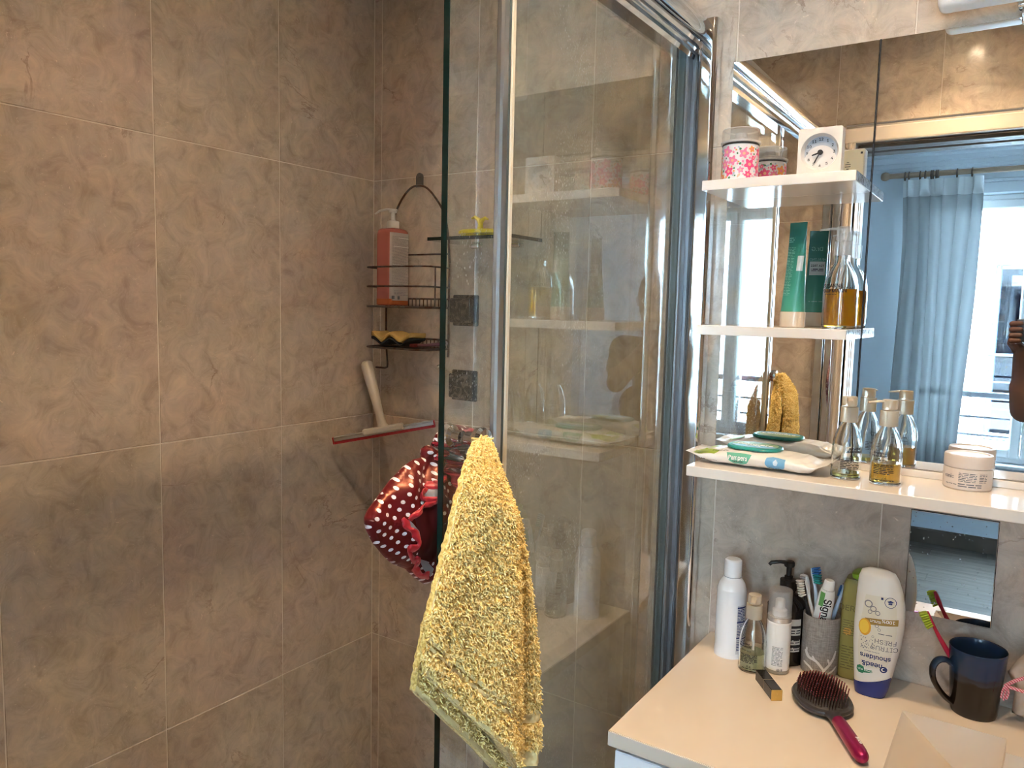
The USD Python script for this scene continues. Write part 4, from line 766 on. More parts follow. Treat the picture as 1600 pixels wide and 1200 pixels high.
# ------------------------------------------------------------------ top shelf: jar and alarm clock
Zt = 1.7292
t = thing('floral_jar', 'pink floral jar with a clear plastic lid beside the alarm clock', 'jar', (.987, -.098, Zt))
fx, fy, fr = .9865, -.0970, .0318
part(t, 'body', lathe(fx, fy, Zt+.0002, [(0, 0), (fr-.002, 0), (fr, .002), (fr, .060), (fr-.001, .062), (0, .062)], 60), mat('floral_white', (.70, .68, .66), .25))
part(t, 'rim_band', lathe(fx, fy, Zt+.0622, [(0, 0), (fr+.0004, 0), (fr+.0004, .0018), (0, .0018)], 60), mat('rim_dark', (.06, .06, .055), .3))
part(t, 'lid', lathe(fx, fy, Zt+.0653, [(0, 0), (fr+.002, 0), (fr+.0022, .001), (fr+.0022, .004), (fr+.0010, .005), (fr+.0010, .0215), (fr, .0240), (fr-.003, .0255), (0, .0257), (0, .0235), (fr-.004, .0232), (fr-.002, .021), (fr-.002, .003), (0, .002)], 56, False, False), 'clear_lid', label='clear plastic lid')
part(t, 'lid_rim', cat(lathe(fx, fy, Zt+.0655, [(fr+.0008, 0), (fr+.0030, 0), (fr+.0032, .0015), (fr+.0030, .0032), (fr+.0008, .0032), (fr+.0008, 0)], 56, False, False), lathe(fx, fy, Zt+.0895, [(fr-.0030, 0), (fr+.0006, 0), (fr, .0014), (fr-.0030, .0018), (fr-.0030, 0)], 56, False, False)), 'cap_frost')
part(t, 'lid_insert', cat(lathe(fx, fy, Zt+.0680, [(0, 0), (fr-.004, 0), (fr-.004, .003), (fr-.010, .006), (.011, .009), (.010, .0165), (0, .0168)], 40)), mat('foil_grey', (.62, .61, .59), .25, .6))
rf = random.Random(11)
def flower(x, y, r, n, rot=0.0):
    th = np.linspace(0, 2*np.pi, n*9, endpoint=False); q = r*(.80+.20*np.cos(n*th)); return poly2(np.stack([x+q*np.cos(th+rot), y+q*np.sin(th+rot)], 1))
def leaf(x, y, l, w, a):
    th = np.linspace(0, 2*np.pi, 16, endpoint=False); px, py = l*np.cos(th), w*np.sin(th)*(1-.3*np.cos(th)); return poly2(np.stack([x+px*math.cos(a)-py*math.sin(a), y+px*math.sin(a)+py*math.cos(a)], 1))
cols = {'flower_pink': (.72, .07, .20), 'flower_rose': (.78, .20, .34), 'flower_orange': (.80, .30, .06), 'leaf_green': (.05, .18, .07), 'leaf_blue': (.36, .46, .56), 'flower_peach': (.78, .42, .26)}
for k, v in cols.items(): mat(k, v, .35)
bag = {k: [] for k in cols}; done = []
for it in range(2600):
    x, y, r = -.100+rf.random()*.200, .004+rf.random()*.053, rf.choice([.0105, .0092] if it < 260 else [.0076, .0062] if it < 700 else [.0048, .0034, .0026, .0020])
    if any((x-a)**2+(y-b)**2 < (r+c)**2*.74 for a, b, c in done) or y-r < .001 or y+r > .0605: continue
    done.append((x, y, r)); k = rf.random()
    if r > .0045:
        key = rf.choice(['flower_pink', 'flower_rose', 'flower_pink', 'flower_orange']); bag[key].append((flower(x, y, r, rf.choice([5, 6, 8]), rf.random()*3), .0002)); bag['flower_peach' if key != 'flower_orange' else 'flower_rose'].append((disc(x, y, r*.28, 12), .0004))
    elif r > .003: bag[rf.choice(['leaf_green', 'leaf_blue', 'flower_peach', 'flower_rose'])].append((leaf(x, y, r*1.3, r*.55, rf.random()*6), .0002))
    else: bag[rf.choice(['leaf_green', 'leaf_blue', 'flower_rose', 'flower_orange'])].append((flower(x, y, r, 5, rf.random()*3), .0002))
for k, ms in bag.items():
    if ms: part(t, 'flower_print', cat(*[wrap(m, fx, fy, fr, PH, Zt, o) for m, o in ms]), k, smooth=True, kind='stuff')

t = thing('alarm_clock', 'square white alarm clock with a round grey dial on the top shelf', 'clock', (1.1265, -.108, Zt))
kx0, kx1, ky0, ky1, kz0, kz1 = 1.0915, 1.1615, -.1200, -.0950, Zt+.0002, Zt+.0765
mat('clock_white', (.66, .61, .545), .3)
dcx, dcz, dR = (kx0+kx1)/2, (kz0+kz1)/2-.001, .0300
bodyp = rrect(kx0, kx1, kz0, kz1, .003).difference(Point(dcx, dcz).buffer(dR, 24))
part(t, 'case', cat(to_xz(move(extrude(bodyp, .0100), 0, 0, 0), ky0+.0100), to_xz(extrude(rrect(kx0, kx1, kz0, kz1, .003), .0120), ky1-.0030)), 'clock_white', smooth=False)
part(t, 'dial_cone', (lambda m: trimesh.Trimesh(np.stack([m.vertices[:, 0], ky0+.0088-m.vertices[:, 2], m.vertices[:, 1]], 1), m.faces, process=False))(lathe(dcx, dcz, 0, [(dR, .0088), (dR*.90, .001), (dR*.88, 0), (0, 0)], 64, False, False)), mat('dial_white', (.62, .585, .55), .4), smooth=40)
def onclock(m, off=.0004): return to_xz(move(m, dcx, dcz, off), ky0+.0088)
part(t, 'dial_upper', onclock(extrude(Point(0, 0).buffer(dR*.86, 24).difference(Point(0, -.014).buffer(.0255, 24)), 1e-5), .0002), mat('dial_grey', (.36, .385, .43), .45), smooth=False)
part(t, 'numerals', cat(*[onclock(letter(str(n), .0044, .0215*math.sin(n*math.pi/6), .0215*math.cos(n*math.pi/6)-.0000, True), .0004) for n in range(1, 13)]), 'print_black', smooth=False, kind='stuff')
part(t, 'hub', onclock(extrude(Point(0, 0).buffer(.0042, 12), .0030), .0006), 'print_black', smooth=False)
def hand(a, l, w): return poly2([(-w, -.003), (w, -.003), (w*.8, l), (-w*.8, l)]).apply_transform(trimesh.transformations.rotation_matrix(-a, (0, 0, 1)))
part(t, 'hour_hand', onclock(hand(math.radians(252), .0140, .0015), .0016), 'print_black', smooth=False); part(t, 'minute_hand', onclock(hand(math.radians(208), .0195, .0013), .0022), 'print_black', smooth=False)
part(t, 'second_hand', onclock(hand(math.radians(203), .0240, .0003), .0028), 'print_grey', smooth=False); part(t, 'alarm_hand', onclock(hand(math.radians(232), .0150, .0013), .0010), mat('alarm_grey', (.60, .57, .54), .5), smooth=False)
part(t, 'back_panel', box(kx0+.002, kx1-.002, ky1-.0032, ky1, kz0+.002, kz1-.002, .001), mat('panel_cream', (.74, .67, .48), .4), smooth=False)
part(t, 'back_details', cat(*[box((kx0+kx1)/2+.006-w, (kx0+kx1)/2+.006+w, ky1, ky1+.0006, z-.0006, z+.0006) for w, z in ((.002, kz0+.052), (.005, kz0+.048), (.005, kz0+.044), (.002, kz0+.040))], *[box(x-.0018, x+.0018, ky1, ky1+.0006, z-.0018, z+.0018) for x in (kx0+.006, kx1-.006) for z in (kz0+.006, kz1-.008)]), 'print_black', smooth=False, kind='stuff')

# ------------------------------------------------------------------ green tube (stands on its cap)
t = thing('cosmetic_tube', 'green cosmetic tube standing on its beige cap on the middle shelf', 'tube', (1.089, -.085, Zm))
ux, uy = 1.0895, -.0840
part(t, 'cap', loft([ring(ux, uy, Zm+z, a, b, 2.4, 48, -.35) for z, a, b in ((0.0002, .0195, .0175), (.002, .0208, .0188), (.026, .0212, .0185), (.0272, .0205, .018))]), mat('tube_beige', (.62, .53, .42), .3), smooth=40)
mat('tube_green', nodes={'g': ('geometry', {}), 's': ('separate_xyz', {}), 'm': ('map_range', {'from_min': Zm+.03, 'from_max': Zm+.16, 'to_min': 0, 'to_max': 1}), 'r': ('rgb_ramp', {'ramp': [(0, (.06, .30, .22)), (.35, (.03, .22, .165)), (1, (.012, .125, .10))]}), 'p': ('principled_bsdf', {'roughness': .3})},
    links=[('g.position', 's.vector'), ('s.z', 'm.value'), ('m.result', 'r.fac'), ('r.color', 'p.base_color')])
tsec = [(.0275, .0202, .0178, 2.3), (.060, .0190, .0150, 2.2), (.100, .0178, .0105, 2.1), (.140, .0170, .0060, 2.0), (.165, .0168, .0028, 2.0), (.172, .0168, .0012, 2.0), (.1820, .0168, .0010, 2.0)]
zs = np.linspace(.0275, .182, 40); tz = [q[0] for q in tsec]
def tsecf(z): return [float(np.interp(z, tz, [q[i] for q in tsec])) for i in (1, 2, 3)]
RT0 = -.35
part(t, 'tube', loft([ring(ux+.002*(z-.03)/.15, uy, Zm+z, *tsecf(z), 56, RT0) for z in zs]), 'tube_green', smooth=40)
def on_tb(m, side=-1, off=.0004):
    m = fine(m, .004); out = []; cr, sr = math.cos(RT0), math.sin(RT0)
    for x, z, d in m.vertices:
        a, b, p = tsecf(z); q = b*max(0, 1-abs(x/a)**p)**(1/p); xx, yy = (x if side < 0 else -x), side*(q+off+d)
        out.append((ux+.002*(z-.03)/.15+xx*cr-yy*sr, uy+xx*sr+yy*cr, Zm+z))
    return trimesh.Trimesh(np.array(out), m.faces, process=False)
mat('print_mint', (.20, .42, .36), .5)
part(t, 'printing', cat(on_tb(move(words(.016, .085, 32, 41, .5), -.0145, .055)), on_tb(move(words(.012, .010, 3, 42), -.0145, .147)), on_tb(letter('Dr.G', .0075, .002, .148), 1), on_tb(letter('HEALING', .0050, 0, .128), 1), on_tb(move(words(.025, .004, 1, 3), -.0125, .046), 1)), 'print_mint', smooth=False, kind='stuff')
part(t, 'grey_panel', cat(on_tb(sheet(.028, .026, 10, 4, -.014, .098), 1), on_tb(sheet(.009, .026, 4, 4, .0076, .098), -1)), mat('tube_grey', (.42, .47, .46), .4), smooth=True)
part(t, 'panel_text', cat(on_tb(letter('TEA TREE', .0038, 0, .116, True), 1, .0008), on_tb(move(words(.022, .006, 2, 5), -.011, .105), 1, .0008)), 'print_black', smooth=False, kind='stuff')

# ------------------------------------------------------------------ wipes packet
t = thing('wipes_packet', 'flat white packet of baby wipes with a teal lid on the long shelf', 'wipes', (1.04, -.085, Z3))
pxs = [.922, .932, .942, .955, .972, 1.000, 1.03, 1.07, 1.105, 1.125, 1.142, 1.153, 1.163, 1.172]
phw = [.044, .046, .047, .049, .051, .0515, .0515, .0515, .051, .050, .048, .046, .045, .044]
phh = [.0006, .0008, .0030, .0085, .0125, .0145, .0150, .0145, .0140, .0125, .0085, .0035, .0008, .0006]
pcz = [.018, .0165, .014, .0125, .0130, .0148, .0153, .0148, .0143, .0130, .0125, .0145, .019, .022]
YC = -.086
def psec(x): return [float(np.interp(x, pxs, q)) for q in (phw, phh, pcz)]
def ppt(x, a, off=0.0):
    b, h, c = psec(x); ca, sa = math.cos(a), math.sin(a); e = 2/2.7
    y = YC-(b+off)*math.copysign(abs(ca)**e, ca); z = c+(h+off)*math.copysign(abs(sa)**e, sa)
    wr = .0030*(meshkit.noise(np.array([[x*90, a*2.2, 3.0]]))[0]-.5)*(1 if h > .004 else .4)
    if .955 > x or x > 1.12: wr *= 2.4
    return np.array([x, y, Z3+.0004+max(z+wr*abs(sa)+0*ca, 0.0)])
aps = np.linspace(0, 2*np.pi, 80, endpoint=False)
part(t, 'packet', loft([np.array([ppt(x, a) for a in aps]) for x in np.linspace(.922, 1.172, 90)]), mat('packet_white', (.76, .74, .70), .22), smooth=True)
def on_pk(m, a0, off=.0006, f=.004):
    """flat print: x along the packet, y up its front from angle a0 (0 = mid front, pi/2 = top)"""
    m = fine(m, f); return trimesh.Trimesh(np.array([ppt(x, a0+y/.020, off+d) for x, y, d in m.vertices]), m.faces, process=False)
def on_top(m, off=.0006, f=.004):
    m = fine(m, f); out = []
    for x, y, d in m.vertices:
        b, h, c = psec(x); u = min(1, abs(y-YC)/b)**2.7; out.append((x, y, Z3+.0004+c+h*max(0, 1-u)**(1/2.7)+off+d+.0006))
    return trimesh.Trimesh(np.array(out), m.faces, process=False)
part(t, 'green_stripe', cat(on_pk(poly2([(.938, .012), (.978, .008), (.986, .016), (.955, .026), (.935, .024)]), 0), on_top(poly2([(.936, -.128), (.960, -.126), (.975, -.060), (.950, -.045)]))), mat('leaf_lime', (.34, .47, .06), .35), smooth=True)
part(t, 'teal_patch', on_pk(poly2([(1.000, .012), (1.045, .012), (1.044, .004), (1.038, -.006), (1.030, -.010), (1.016, -.010), (1.006, -.002)]), 0), mat('patch_teal', (.10, .40, .28), .35), smooth=True)
part(t, 'blue_patch', on_pk(poly2([(1.072, .010), (1.082, .014), (1.104, .012), (1.104, -.004), (1.100, -.011), (1.076, -.011), (1.070, 0)]), 0), mat('patch_blue', (.14, .37, .62), .35), smooth=True)
part(t, 'drop_motif', cat(on_pk(disc(1.088, .002, .004), 0, .0010), on_pk(poly2([(1.0845, .003), (1.0915, .003), (1.088, .0095)]), 0, .0010)), mat('drop_pale', (.55, .65, .75), .3), smooth=True)
part(t, 'front_text', on_pk(letter('Pampers', .0060, 1.0225, .0025, True), 0, .0011, .002), 'print_white', smooth=False, kind='stuff')
part(t, 'front_print', cat(on_pk(letter('harmonie', .0030, 1.0225, -.003, True), 0, .0011, .002), on_pk(letter('99% water', .0032, 1.088, -.009, True), 0, .0011, .002), on_pk(letter('48', .0048, .957, -.006, True), 0, .0008, .002), on_top(move(words(.030, .005, 2, 3), .972, -.128), .0008), on_pk(move(words(.018, .0016, 1, 13), .966, -.0065), 0, .0008)), 'print_black', smooth=False, kind='stuff')
lz = Z3+.0305
def oval(sa, sb, z, cx=1.037, cy=YC+.002): return ring(cx, cy, z, sa, sb, 2.6, 60)
part(t, 'lid', loft([oval(.0485, .037, lz), oval(.049, .0375, lz+.0025), oval(.047, .0355, lz+.0050), oval(.045, .033, lz+.0054)]), mat('lid_teal', (.008, .215, .19), .25), smooth=40)
part(t, 'lid_panel', move(extrude(Polygon(oval(.0405, .0285, 0)[:, :2]), .0004), 0, 0, lz+.0053), mat('lid_lime', (.20, .36, .16), .35), smooth=False)
part(t, 'lid_wave', move(extrude(Polygon(oval(.0405, .0285, 0)[:, :2]).intersection(Polygon([(.98, -.13), (1.10, -.13), (1.10, YC-.006), (1.04, YC-.003), (.98, YC-.008)])), .0004), 0, 0, lz+.0056), mat('lid_blue', (.16, .42, .60), .35), smooth=False)
part(t, 'lid_text', cat(letter('Pampers', .0115, 1.037, YC+.002, True, d=.0004).apply_translation((0, 0, lz+.0059)), letter('harmonie', .0044, 1.037, YC-.012, True, d=.0004).apply_translation((0, 0, lz+.0062))), 'print_white', smooth=False, kind='stuff')

# ------------------------------------------------------------------ things in the shower
t = thing('shower_caddy', 'rusty two-tier wire shower caddy hanging in the corner of the shower', 'shower caddy', (.165, -.008, 1.8))
wr_ = 'rusty_wire'
part(t, 'hook_plate', cat(turn(extrude(Point(0, 0).buffer(.0105, 10).union(Polygon([(-.0105, 0), (.0105, 0), (.0105, -.024), (-.0105, -.024)])), .004), math.pi/2, (1, 0, 0)).apply_translation((.157, -.0005, 1.812)), turn(lathe(0, 0, 0, [(0, 0), (.004, 0), (.004, .003), (0, .004)], 16), math.pi/2, (1, 0, 0)).apply_translation((.157, -.004, 1.811))), 'dark_steel')
part(t, 'hanger', tube([(.046, -.012, 1.600), (.062, -.012, 1.665), (.080, -.010, 1.718), (.100, -.009, 1.755), (.128, -.009, 1.783), (.157, -.010, 1.791), (.186, -.009, 1.783), (.214, -.009, 1.757), (.240, -.010, 1.722), (.255, -.012, 1.675), (.262, -.012, 1.600)], .0026, 8, 5), wr_)
def basket(name, zb, rails, back, comb):
    F = [(.052, -.012), (.058, -.070), (.078, -.097), (.150, -.104), (.258, -.100), (.2640, -.068), (.262, -.012)]
    ms = [tube([(x, y, z) for x, y in F], .0021, 8, 5) for z in rails]
    ms += [tube([(x, y, zb) for x, y in F], .0026, 8, 5), tube([(.050, -.012, zb), (.262, -.012, zb)], .0026, 8), tube([(.050, -.012, back), (.262, -.012, back)], .0022, 8)]
    for x in np.linspace(.06, .254, 17): ms.append(tube([(x, -.012, comb), (x, -.012, zb), (x, -.095 if .08 < x < .25 else -.068, zb)], .0014, 6))
    ms.append(tube([(.050, -.012, comb), (.262, -.012, comb)], .0020, 8))
    if rails: ms.append(tube([(.2640, -.068, zb), (.2640, -.068, rails[0])], .0018, 6))
    part(t, name, cat(*[m for m in ms if m is not None]), wr_, kind='stuff')
basket('upper_basket', 1.492, [1.588, 1.541], 1.622, 1.513)
basket('lower_basket', 1.392, [], 1.414, 1.414)
part(t, 'side_wire', tube([(.055, -.010, 1.600), (.055, -.010, 1.40), (.0605, -.010, 1.345), (.060, -.010, 1.336), (.052, -.010, 1.333), (.020, -.010, 1.333)], .0024, 8), wr_)
part(t, 'side_wire', tube([(.260, -.010, 1.600), (.260, -.010, 1.40), (.2585, -.010, 1.372)], .0024, 8), wr_)
# shower gel
gx, gy, gz = .118, -.0555, 1.4952
t = thing('shower_gel', 'translucent pink pump bottle of shower gel in the upper caddy basket', 'bottle', (gx, gy, gz))
mat('gel_pink', nodes={'p': ('principled_bsdf', {'base_color': (.70, .22, .17), 'roughness': .18, 'transmission_weight': .35, 'ior': 1.38, 'subsurface_weight': .0})})
ga, gb = .0265, .0360
part(t, 'body', loft([ring(gx, gy, gz+z, a, b, 5.0, 64) for z, a, b in ((0, ga-.002, gb-.002), (.003, ga, gb), (.172, ga, gb), (.181, ga-.002, gb-.002), (.186, ga-.006, gb-.007), (.188, .014, .015), (.1885, .012, .012))]), 'gel_pink', smooth=40)
part(t, 'bottom_layer', loft([ring(gx, gy, gz+z, ga+.0004, gb+.0004, 5.0, 64) for z in (.002, .016)], False, False), mat('gel_orange', (.48, .13, .04), .2), smooth=True)
part(t, 'collar', lathe(gx, gy, gz+.1886, [(0, 0), (.0150, 0), (.0155, .001), (.0150, .016), (.012, .018), (.006, .019), (.0055, .040), (0, .040)], 36), 'white_plastic')
na = math.radians(215)
part(t, 'pump_head', cat(lathe(gx, gy, gz+.226, [(0, 0), (.009, 0), (.010, .003), (.009, .007), (0, .009)], 28), flat([(gx-.010*math.cos(na), gy-.010*math.sin(na), gz+.2325), (gx+.015*math.cos(na), gy+.015*math.sin(na), gz+.2345), (gx+.033*math.cos(na), gy+.033*math.sin(na), gz+.230), (gx+.044*math.cos(na), gy+.044*math.sin(na), gz+.222)], [(.006, .003), (.0055, .003), (.0045, .0028), (.003, .002)], None, (-math.sin(na), math.cos(na), 0))), 'white_plastic')
def gel_face(m, off=.0006):   # print on the side that looks along +x
    v = m.vertices; return trimesh.Trimesh(np.stack([gx+ga*np.power(np.clip(1-np.abs(v[:, 0]/gb)**5, 0, 1), .2)+off+v[:, 2], gy+v[:, 0], gz+v[:, 1]], 1), m.faces, process=False)
part(t, 'label', gel_face(sheet(.068, .164, 16, 2, -.034, .012)), mat('label_pinkgrey', (.56, .50, .47), .5), smooth=True)
part(t, 'printing', cat(gel_face(fine(move(words(.060, .118, 44, 71, .3), -.030, .050), .01), .0010), gel_face(fine(move(words(.050, .014, 4, 72, .3), -.024, .024), .01), .0010), gel_face(fine(cat(box(-.030, -.022, .016, .024, 0, 1e-4), box(-.012, -.004, .015, .023, 0, 1e-4)), .006), .0010)), 'print_grey', smooth=False, kind='stuff')
part(t, 'label_lines', cat(*[gel_face(sheet(w, .0013, 8, 1, x, z), .0012) for x, z, w in ((-.010, .163, .040), (-.026, .142, .056), (-.028, .098, .058))]), 'print_white', smooth=False, kind='stuff')
# sponge, razor
t = thing('sponge', 'folded yellow sponge with a dark scouring side in the lower caddy basket', 'sponge', (.14, -.06, 1.396))
def wavy(z0, th, m, name):
    rings = []
    for k in np.linspace(0, 1, 34):
        x = .082+.125*k; zc = 1.3965+z0+.0155*abs(math.cos(k*math.pi*2.0))**1.6*(1 if k < .5 else .9)
        rings.append(np.array([(x, -.062+.030*math.copysign(abs(math.cos(q))**.5, math.cos(q)), zc+th*(.5+.5*math.copysign(abs(math.sin(q))**.5, math.sin(q)))+.0012*math.sin(20*k+3*q)) for q in np.linspace(0, 2*np.pi, 28, endpoint=False)]))
    part(t, name, loft(rings), m, smooth=True)
mat('sponge_yellow', nodes={'g': ('geometry', {}), 'v': ('voronoi_texture', {'scale': 500.0}), 'b': ('bump', {'strength': .6, 'distance': .001}), 'p': ('principled_bsdf', {'base_color': (.50, .33, .10), 'roughness': .9})}, links=[('g.position', 'v.vector'), ('v.distance', 'b.height'), ('b.normal', 'p.normal')])
mat('scour_dark', (.012, .016, .02), .9)
wavy(0, .007, 'scour_dark', 'scouring_pad'); wavy(.0071, .013, 'sponge_yellow', 'foam')
t = thing('razor', 'dusky purple disposable razor lying beside the sponge in the lower basket', 'razor', (.25, -.06, 1.396))
mat('razor_purple', (.16, .07, .08), .35)
part(t, 'handle', flat([(.208, -.066, 1.4000), (.235, -.064, 1.4015), (.262, -.060, 1.4045), (.288, -.056, 1.4075)], [(.006, .004), (.005, .004), (.0055, .0045), (.007, .0055)], None, (.05, 1, 0)), 'razor_purple')
part(t, 'end_ring', turn(trimesh.creation.torus(.0042, .0018), math.pi/2, (1, 0, 0)).apply_translation((.2905, -.0585, 1.4085)), mat('razor_lilac', (.38, .30, .36), .4))
part(t, 'head', rbox(.200, .214, -.086, -.046, 1.3955, 1.4045, .003), mat('razor_red', (.14, .012, .012), .4))
# glass shelf and yellow brush
t = thing('glass_shelf', 'small clear glass shelf with dark green edges on the shower wall', 'shelf', (.40, 0, 1.648))
part(t, 'plate', box(.2830, .5150, -.1195, -.0005, 1.6440, 1.6515), 'shelf_glass', smooth=False)
part(t, 'polished_edge', cat(box(.2822, .2830, -.1203, -.0005, 1.6440, 1.6515), box(.2830, .5150, -.1203, -.1195, 1.6440, 1.6515), box(.5150, .5158, -.1203, -.0005, 1.6440, 1.6515)), 'edge_green', smooth=False)
part(t, 'bracket', rbox(.33, .355, -.022, -.0005, 1.632, 1.6436, .004), 'chrome'); part(t, 'bracket', rbox(.445, .47, -.022, -.0005, 1.632, 1.6436, .004), 'chrome')
t = thing('scalp_brush', 'yellow oval hand brush with a forked handle on the glass shower shelf', 'brush', (.385, -.058, 1.652))
mat('bright_yellow', (.62, .50, .005), .35)
part(t, 'body', loft([ring(.387, -.060, 1.6518+z, a, b, 2.3, 48) for z, a, b in ((.0085, .052, .028), (.010, .0555, .0305), (.0155, .0555, .0305), (.0185, .050, .027))]), 'bright_yellow', smooth=40)
part(t, 'bristles', cat(*[lathe(.387+.0505*a, -.060+.026*b, 1.6517, [(0, 0), (.0011, 0), (.0013, .009), (0, .009)], 8) for a in np.linspace(-.95, .95, 17) for b in (-1, -.5, 0, .5, 1) if a*a+b*b*.8 < 1.02]), 'bright_yellow', kind='stuff')
part(t, 'handle', cat(flat([(.387, -.060, 1.669), (.387, -.060, 1.683), (.384, -.061, 1.692), (.374, -.063, 1.699), (.366, -.064, 1.696)], [(.009, .007), (.0065, .006), (.0065, .005), (.006, .0035), (.004, .002)], None, (0, 1, 0)), flat([(.387, -.060, 1.682), (.392, -.060, 1.692), (.401, -.060, 1.696), (.407, -.060, 1.693)], [(.0062, .005), (.0062, .0045), (.006, .0035), (.004, .002)], None, (0, 1, 0))), 'bright_yellow')
# shower valves
mat('wet_chrome', nodes={'p': ('principled_bsdf', {'base_color': (.16, .16, .15), 'metallic': .9, 'roughness': .12}), 'g': ('geometry', {}), 'v': ('voronoi_texture', {'scale': 90.0}), 'n': ('noise_texture', {'scale': 45.0, 'detail': 5.0, 'distortion': 2.0}), 'b': ('bump', {'strength': .5, 'distance': .004}), 'r': ('rgb_ramp', {'ramp': [(.5, (.05, .05, .045)), (.62, (.26, .26, .24))]})},
    links=[('g.position', 'v.vector'), ('g.position', 'n.vector'), ('n.fac', 'b.height'), ('b.normal', 'p.normal'), ('n.fac', 'r.fac'), ('r.color', 'p.base_color')])
for k, (z, lab) in enumerate(((1.487, 'dark square chrome shower valve just below the glass shower shelf'), (1.306, 'lower dark square chrome shower valve with a small lever ball'))):
    t = thing('shower_valve', lab, 'shower valve', (.302, 0, z))
    part(t, 'rose', rbox(.271, .345, -.009, -.0003, z-.037, z+.037, .003), 'wet_chrome'); part(t, 'knob', rbox(.277, .339, -.030, -.0093, z-.029, z+.029, .004), 'wet_chrome')
    if k: part(t, 'lever', cat(tube([(.284, -.022, z+.027), (.268, -.028, z+.038), (.2555, -.034, z+.0415)], .0022, 8), move(trimesh.creation.icosphere(2, .0058), .2530, -.036, z+.0435)), 'chrome')
# squeegee
t = thing('squeegee', 'white-handled shower squeegee with a red rubber blade leaning in the corner', 'squeegee', (.13, -.08, 1.16))
A, B = np.array([.024, -.158, 1.150]), np.array([.236, -.030, 1.200]); bd = (B-A)/np.linalg.norm(B-A); nrm = np.array([.52, -.85, 0]); nrm -= bd*(nrm@bd); nrm /= np.linalg.norm(nrm); upv = np.cross(nrm, bd); upv = upv if upv[2] > 0 else -upv; L = np.linalg.norm(B-A)
def sq(m): return frame(m, A, bd, upv)
part(t, 'blade_holder', sq(cat(box(0, L, .0055, .0145, -.004, .004, .001), box(0, L, .0130, .0175, -.006, .006, .0015))), mat('alu_grey', (.52, .52, .50), .3, .7), smooth=False)
part(t, 'rubber_blade', sq(cat(box(-.001, L+.001, -.0015, .0055, -.0022, .0022, .0005), box(-.003, -.0004, -.001, .017, -.0065, .0065, .001), box(L+.0004, L+.003, -.001, .017, -.0065, .0065, .001))), mat('blade_red', (.45, .02, .025), .45), smooth=False)
mat('handle_white', (.62, .56, .48), .4)
hb0 = A+bd*L*.50+upv*.018; ht = np.array([.0300, -.0560, 1.348])
part(t, 'handle', flat([hb0, hb0*.93+ht*.07, hb0*.8+ht*.2, hb0*.55+ht*.45, hb0*.25+ht*.75, ht*.97+hb0*.03, ht], [(.016, .008), (.0115, .0085), (.0105, .010), (.0120, .0115), (.0150, .0140), (.0165, .0150), (.0120, .0110)], None, bd, 24), 'handle_white')
part(t, 'head_grip', sq(rbox(L*.50-.052, L*.50+.052, .0075, .0235, -.0085, .0085, .005)), 'handle_white')

# ------------------------------------------------------------------ shower cap on the inner door knob
from scipy.interpolate import LinearNDInterpolator
t = thing('shower_hat', 'red satin shower cap with white polka dots hanging on the door knob', 'shower cap', (.79, -.70, 1.33))
co = [(-.672, 1.333), (-.689, 1.327), (-.697, 1.317), (-.698, 1.309), (-.711, 1.312), (-.721, 1.311), (-.723, 1.302), (-.722, 1.297), (-.740, 1.297), (-.757, 1.291), (-.782, 1.277), (-.800, 1.263), (-.821, 1.247), (-.828, 1.236), (-.826, 1.223), (-.815, 1.203), (-.796, 1.182), (-.781, 1.168), (-.755, 1.154), (-.739, 1.139), (-.715, 1.121), (-.700, 1.125), (-.672, 1.140), (-.640, 1.180), (-.625, 1.230), (-.612, 1.270), (-.578, 1.303), (-.588, 1.311), (-.602, 1.318), (-.622, 1.326), (-.648, 1.332)]
def folds(p):
    y, z = p[:, 0], p[:, 1]; r = np.hypot(y+.69, z-1.33); a = np.arctan2(z-1.33, y+.69)
    f = .0085*np.sin(a*11+5*np.sin(r*22))*np.exp(-(r/.12)**2)+.006*np.sin(a*19+r*50)*np.exp(-(r/.09)**2)
    return f+.006*np.sin(y*46+z*30+2*np.sin(z*34))+.004*(meshkit.fbm(np.column_stack([y*26, z*26, 0*y]), 3)-.5)
cm, cuv = pillow(co, .0034, .034, folds, back=.85, pw=.62)
mat('satin_dots', nodes={'uv': ('uvmap', {'attribute': 'st'}), 'mp': ('mapping', {'rotation': (0, 0, .6), 'scale': (1, 1, 1)}), 'v': ('voronoi_texture', {'dimensions': '2D', 'scale': 88.0, 'randomness': .16}), 'r': ('rgb_ramp', {'ramp': [(0, (1, 1, 1)), (.20, (1, 1, 1)), (.235, (0, 0, 0))]}), 'm': ('mix_color', {'a': (.080, .0035, .0065), 'b': (.66, .60, .58)}),
    'p': ('principled_bsdf', {'roughness': .30, 'sheen_weight': .12, 'sheen_tint': (1, .3, .15), 'specular_ior_level': .65, 'specular_tint': (1, .45, .3), 'anisotropic': .4})},
    links=[('uv.UV', 'mp.vector'), ('mp.vector', 'v.vector'), ('v.distance', 'r.fac'), ('r.color', 'm.fac'), ('m.result', 'p.base_color')])
CX = .784
def capf(m): v = m.vertices; return trimesh.Trimesh(np.stack([CX+v[:, 2], v[:, 0], v[:, 1]], 1), m.faces, process=False)
part(t, 'bag', capf(cm), 'satin_dots', uv=cuv)
nb = len(cm.vertices); fr_ = cm.vertices[:, 2] >= 0
surf = LinearNDInterpolator(cm.vertices[fr_][:, :2], cm.vertices[fr_][:, 2], fill_value=0.0)
mat('trim_red', (.34, .008, .018), .35, sheen_weight=.5, sheen_tint=(1, .3, .2)); mat('lining', (.40, .36, .35), .45); mat('inner_red', (.085, .008, .010), .5)
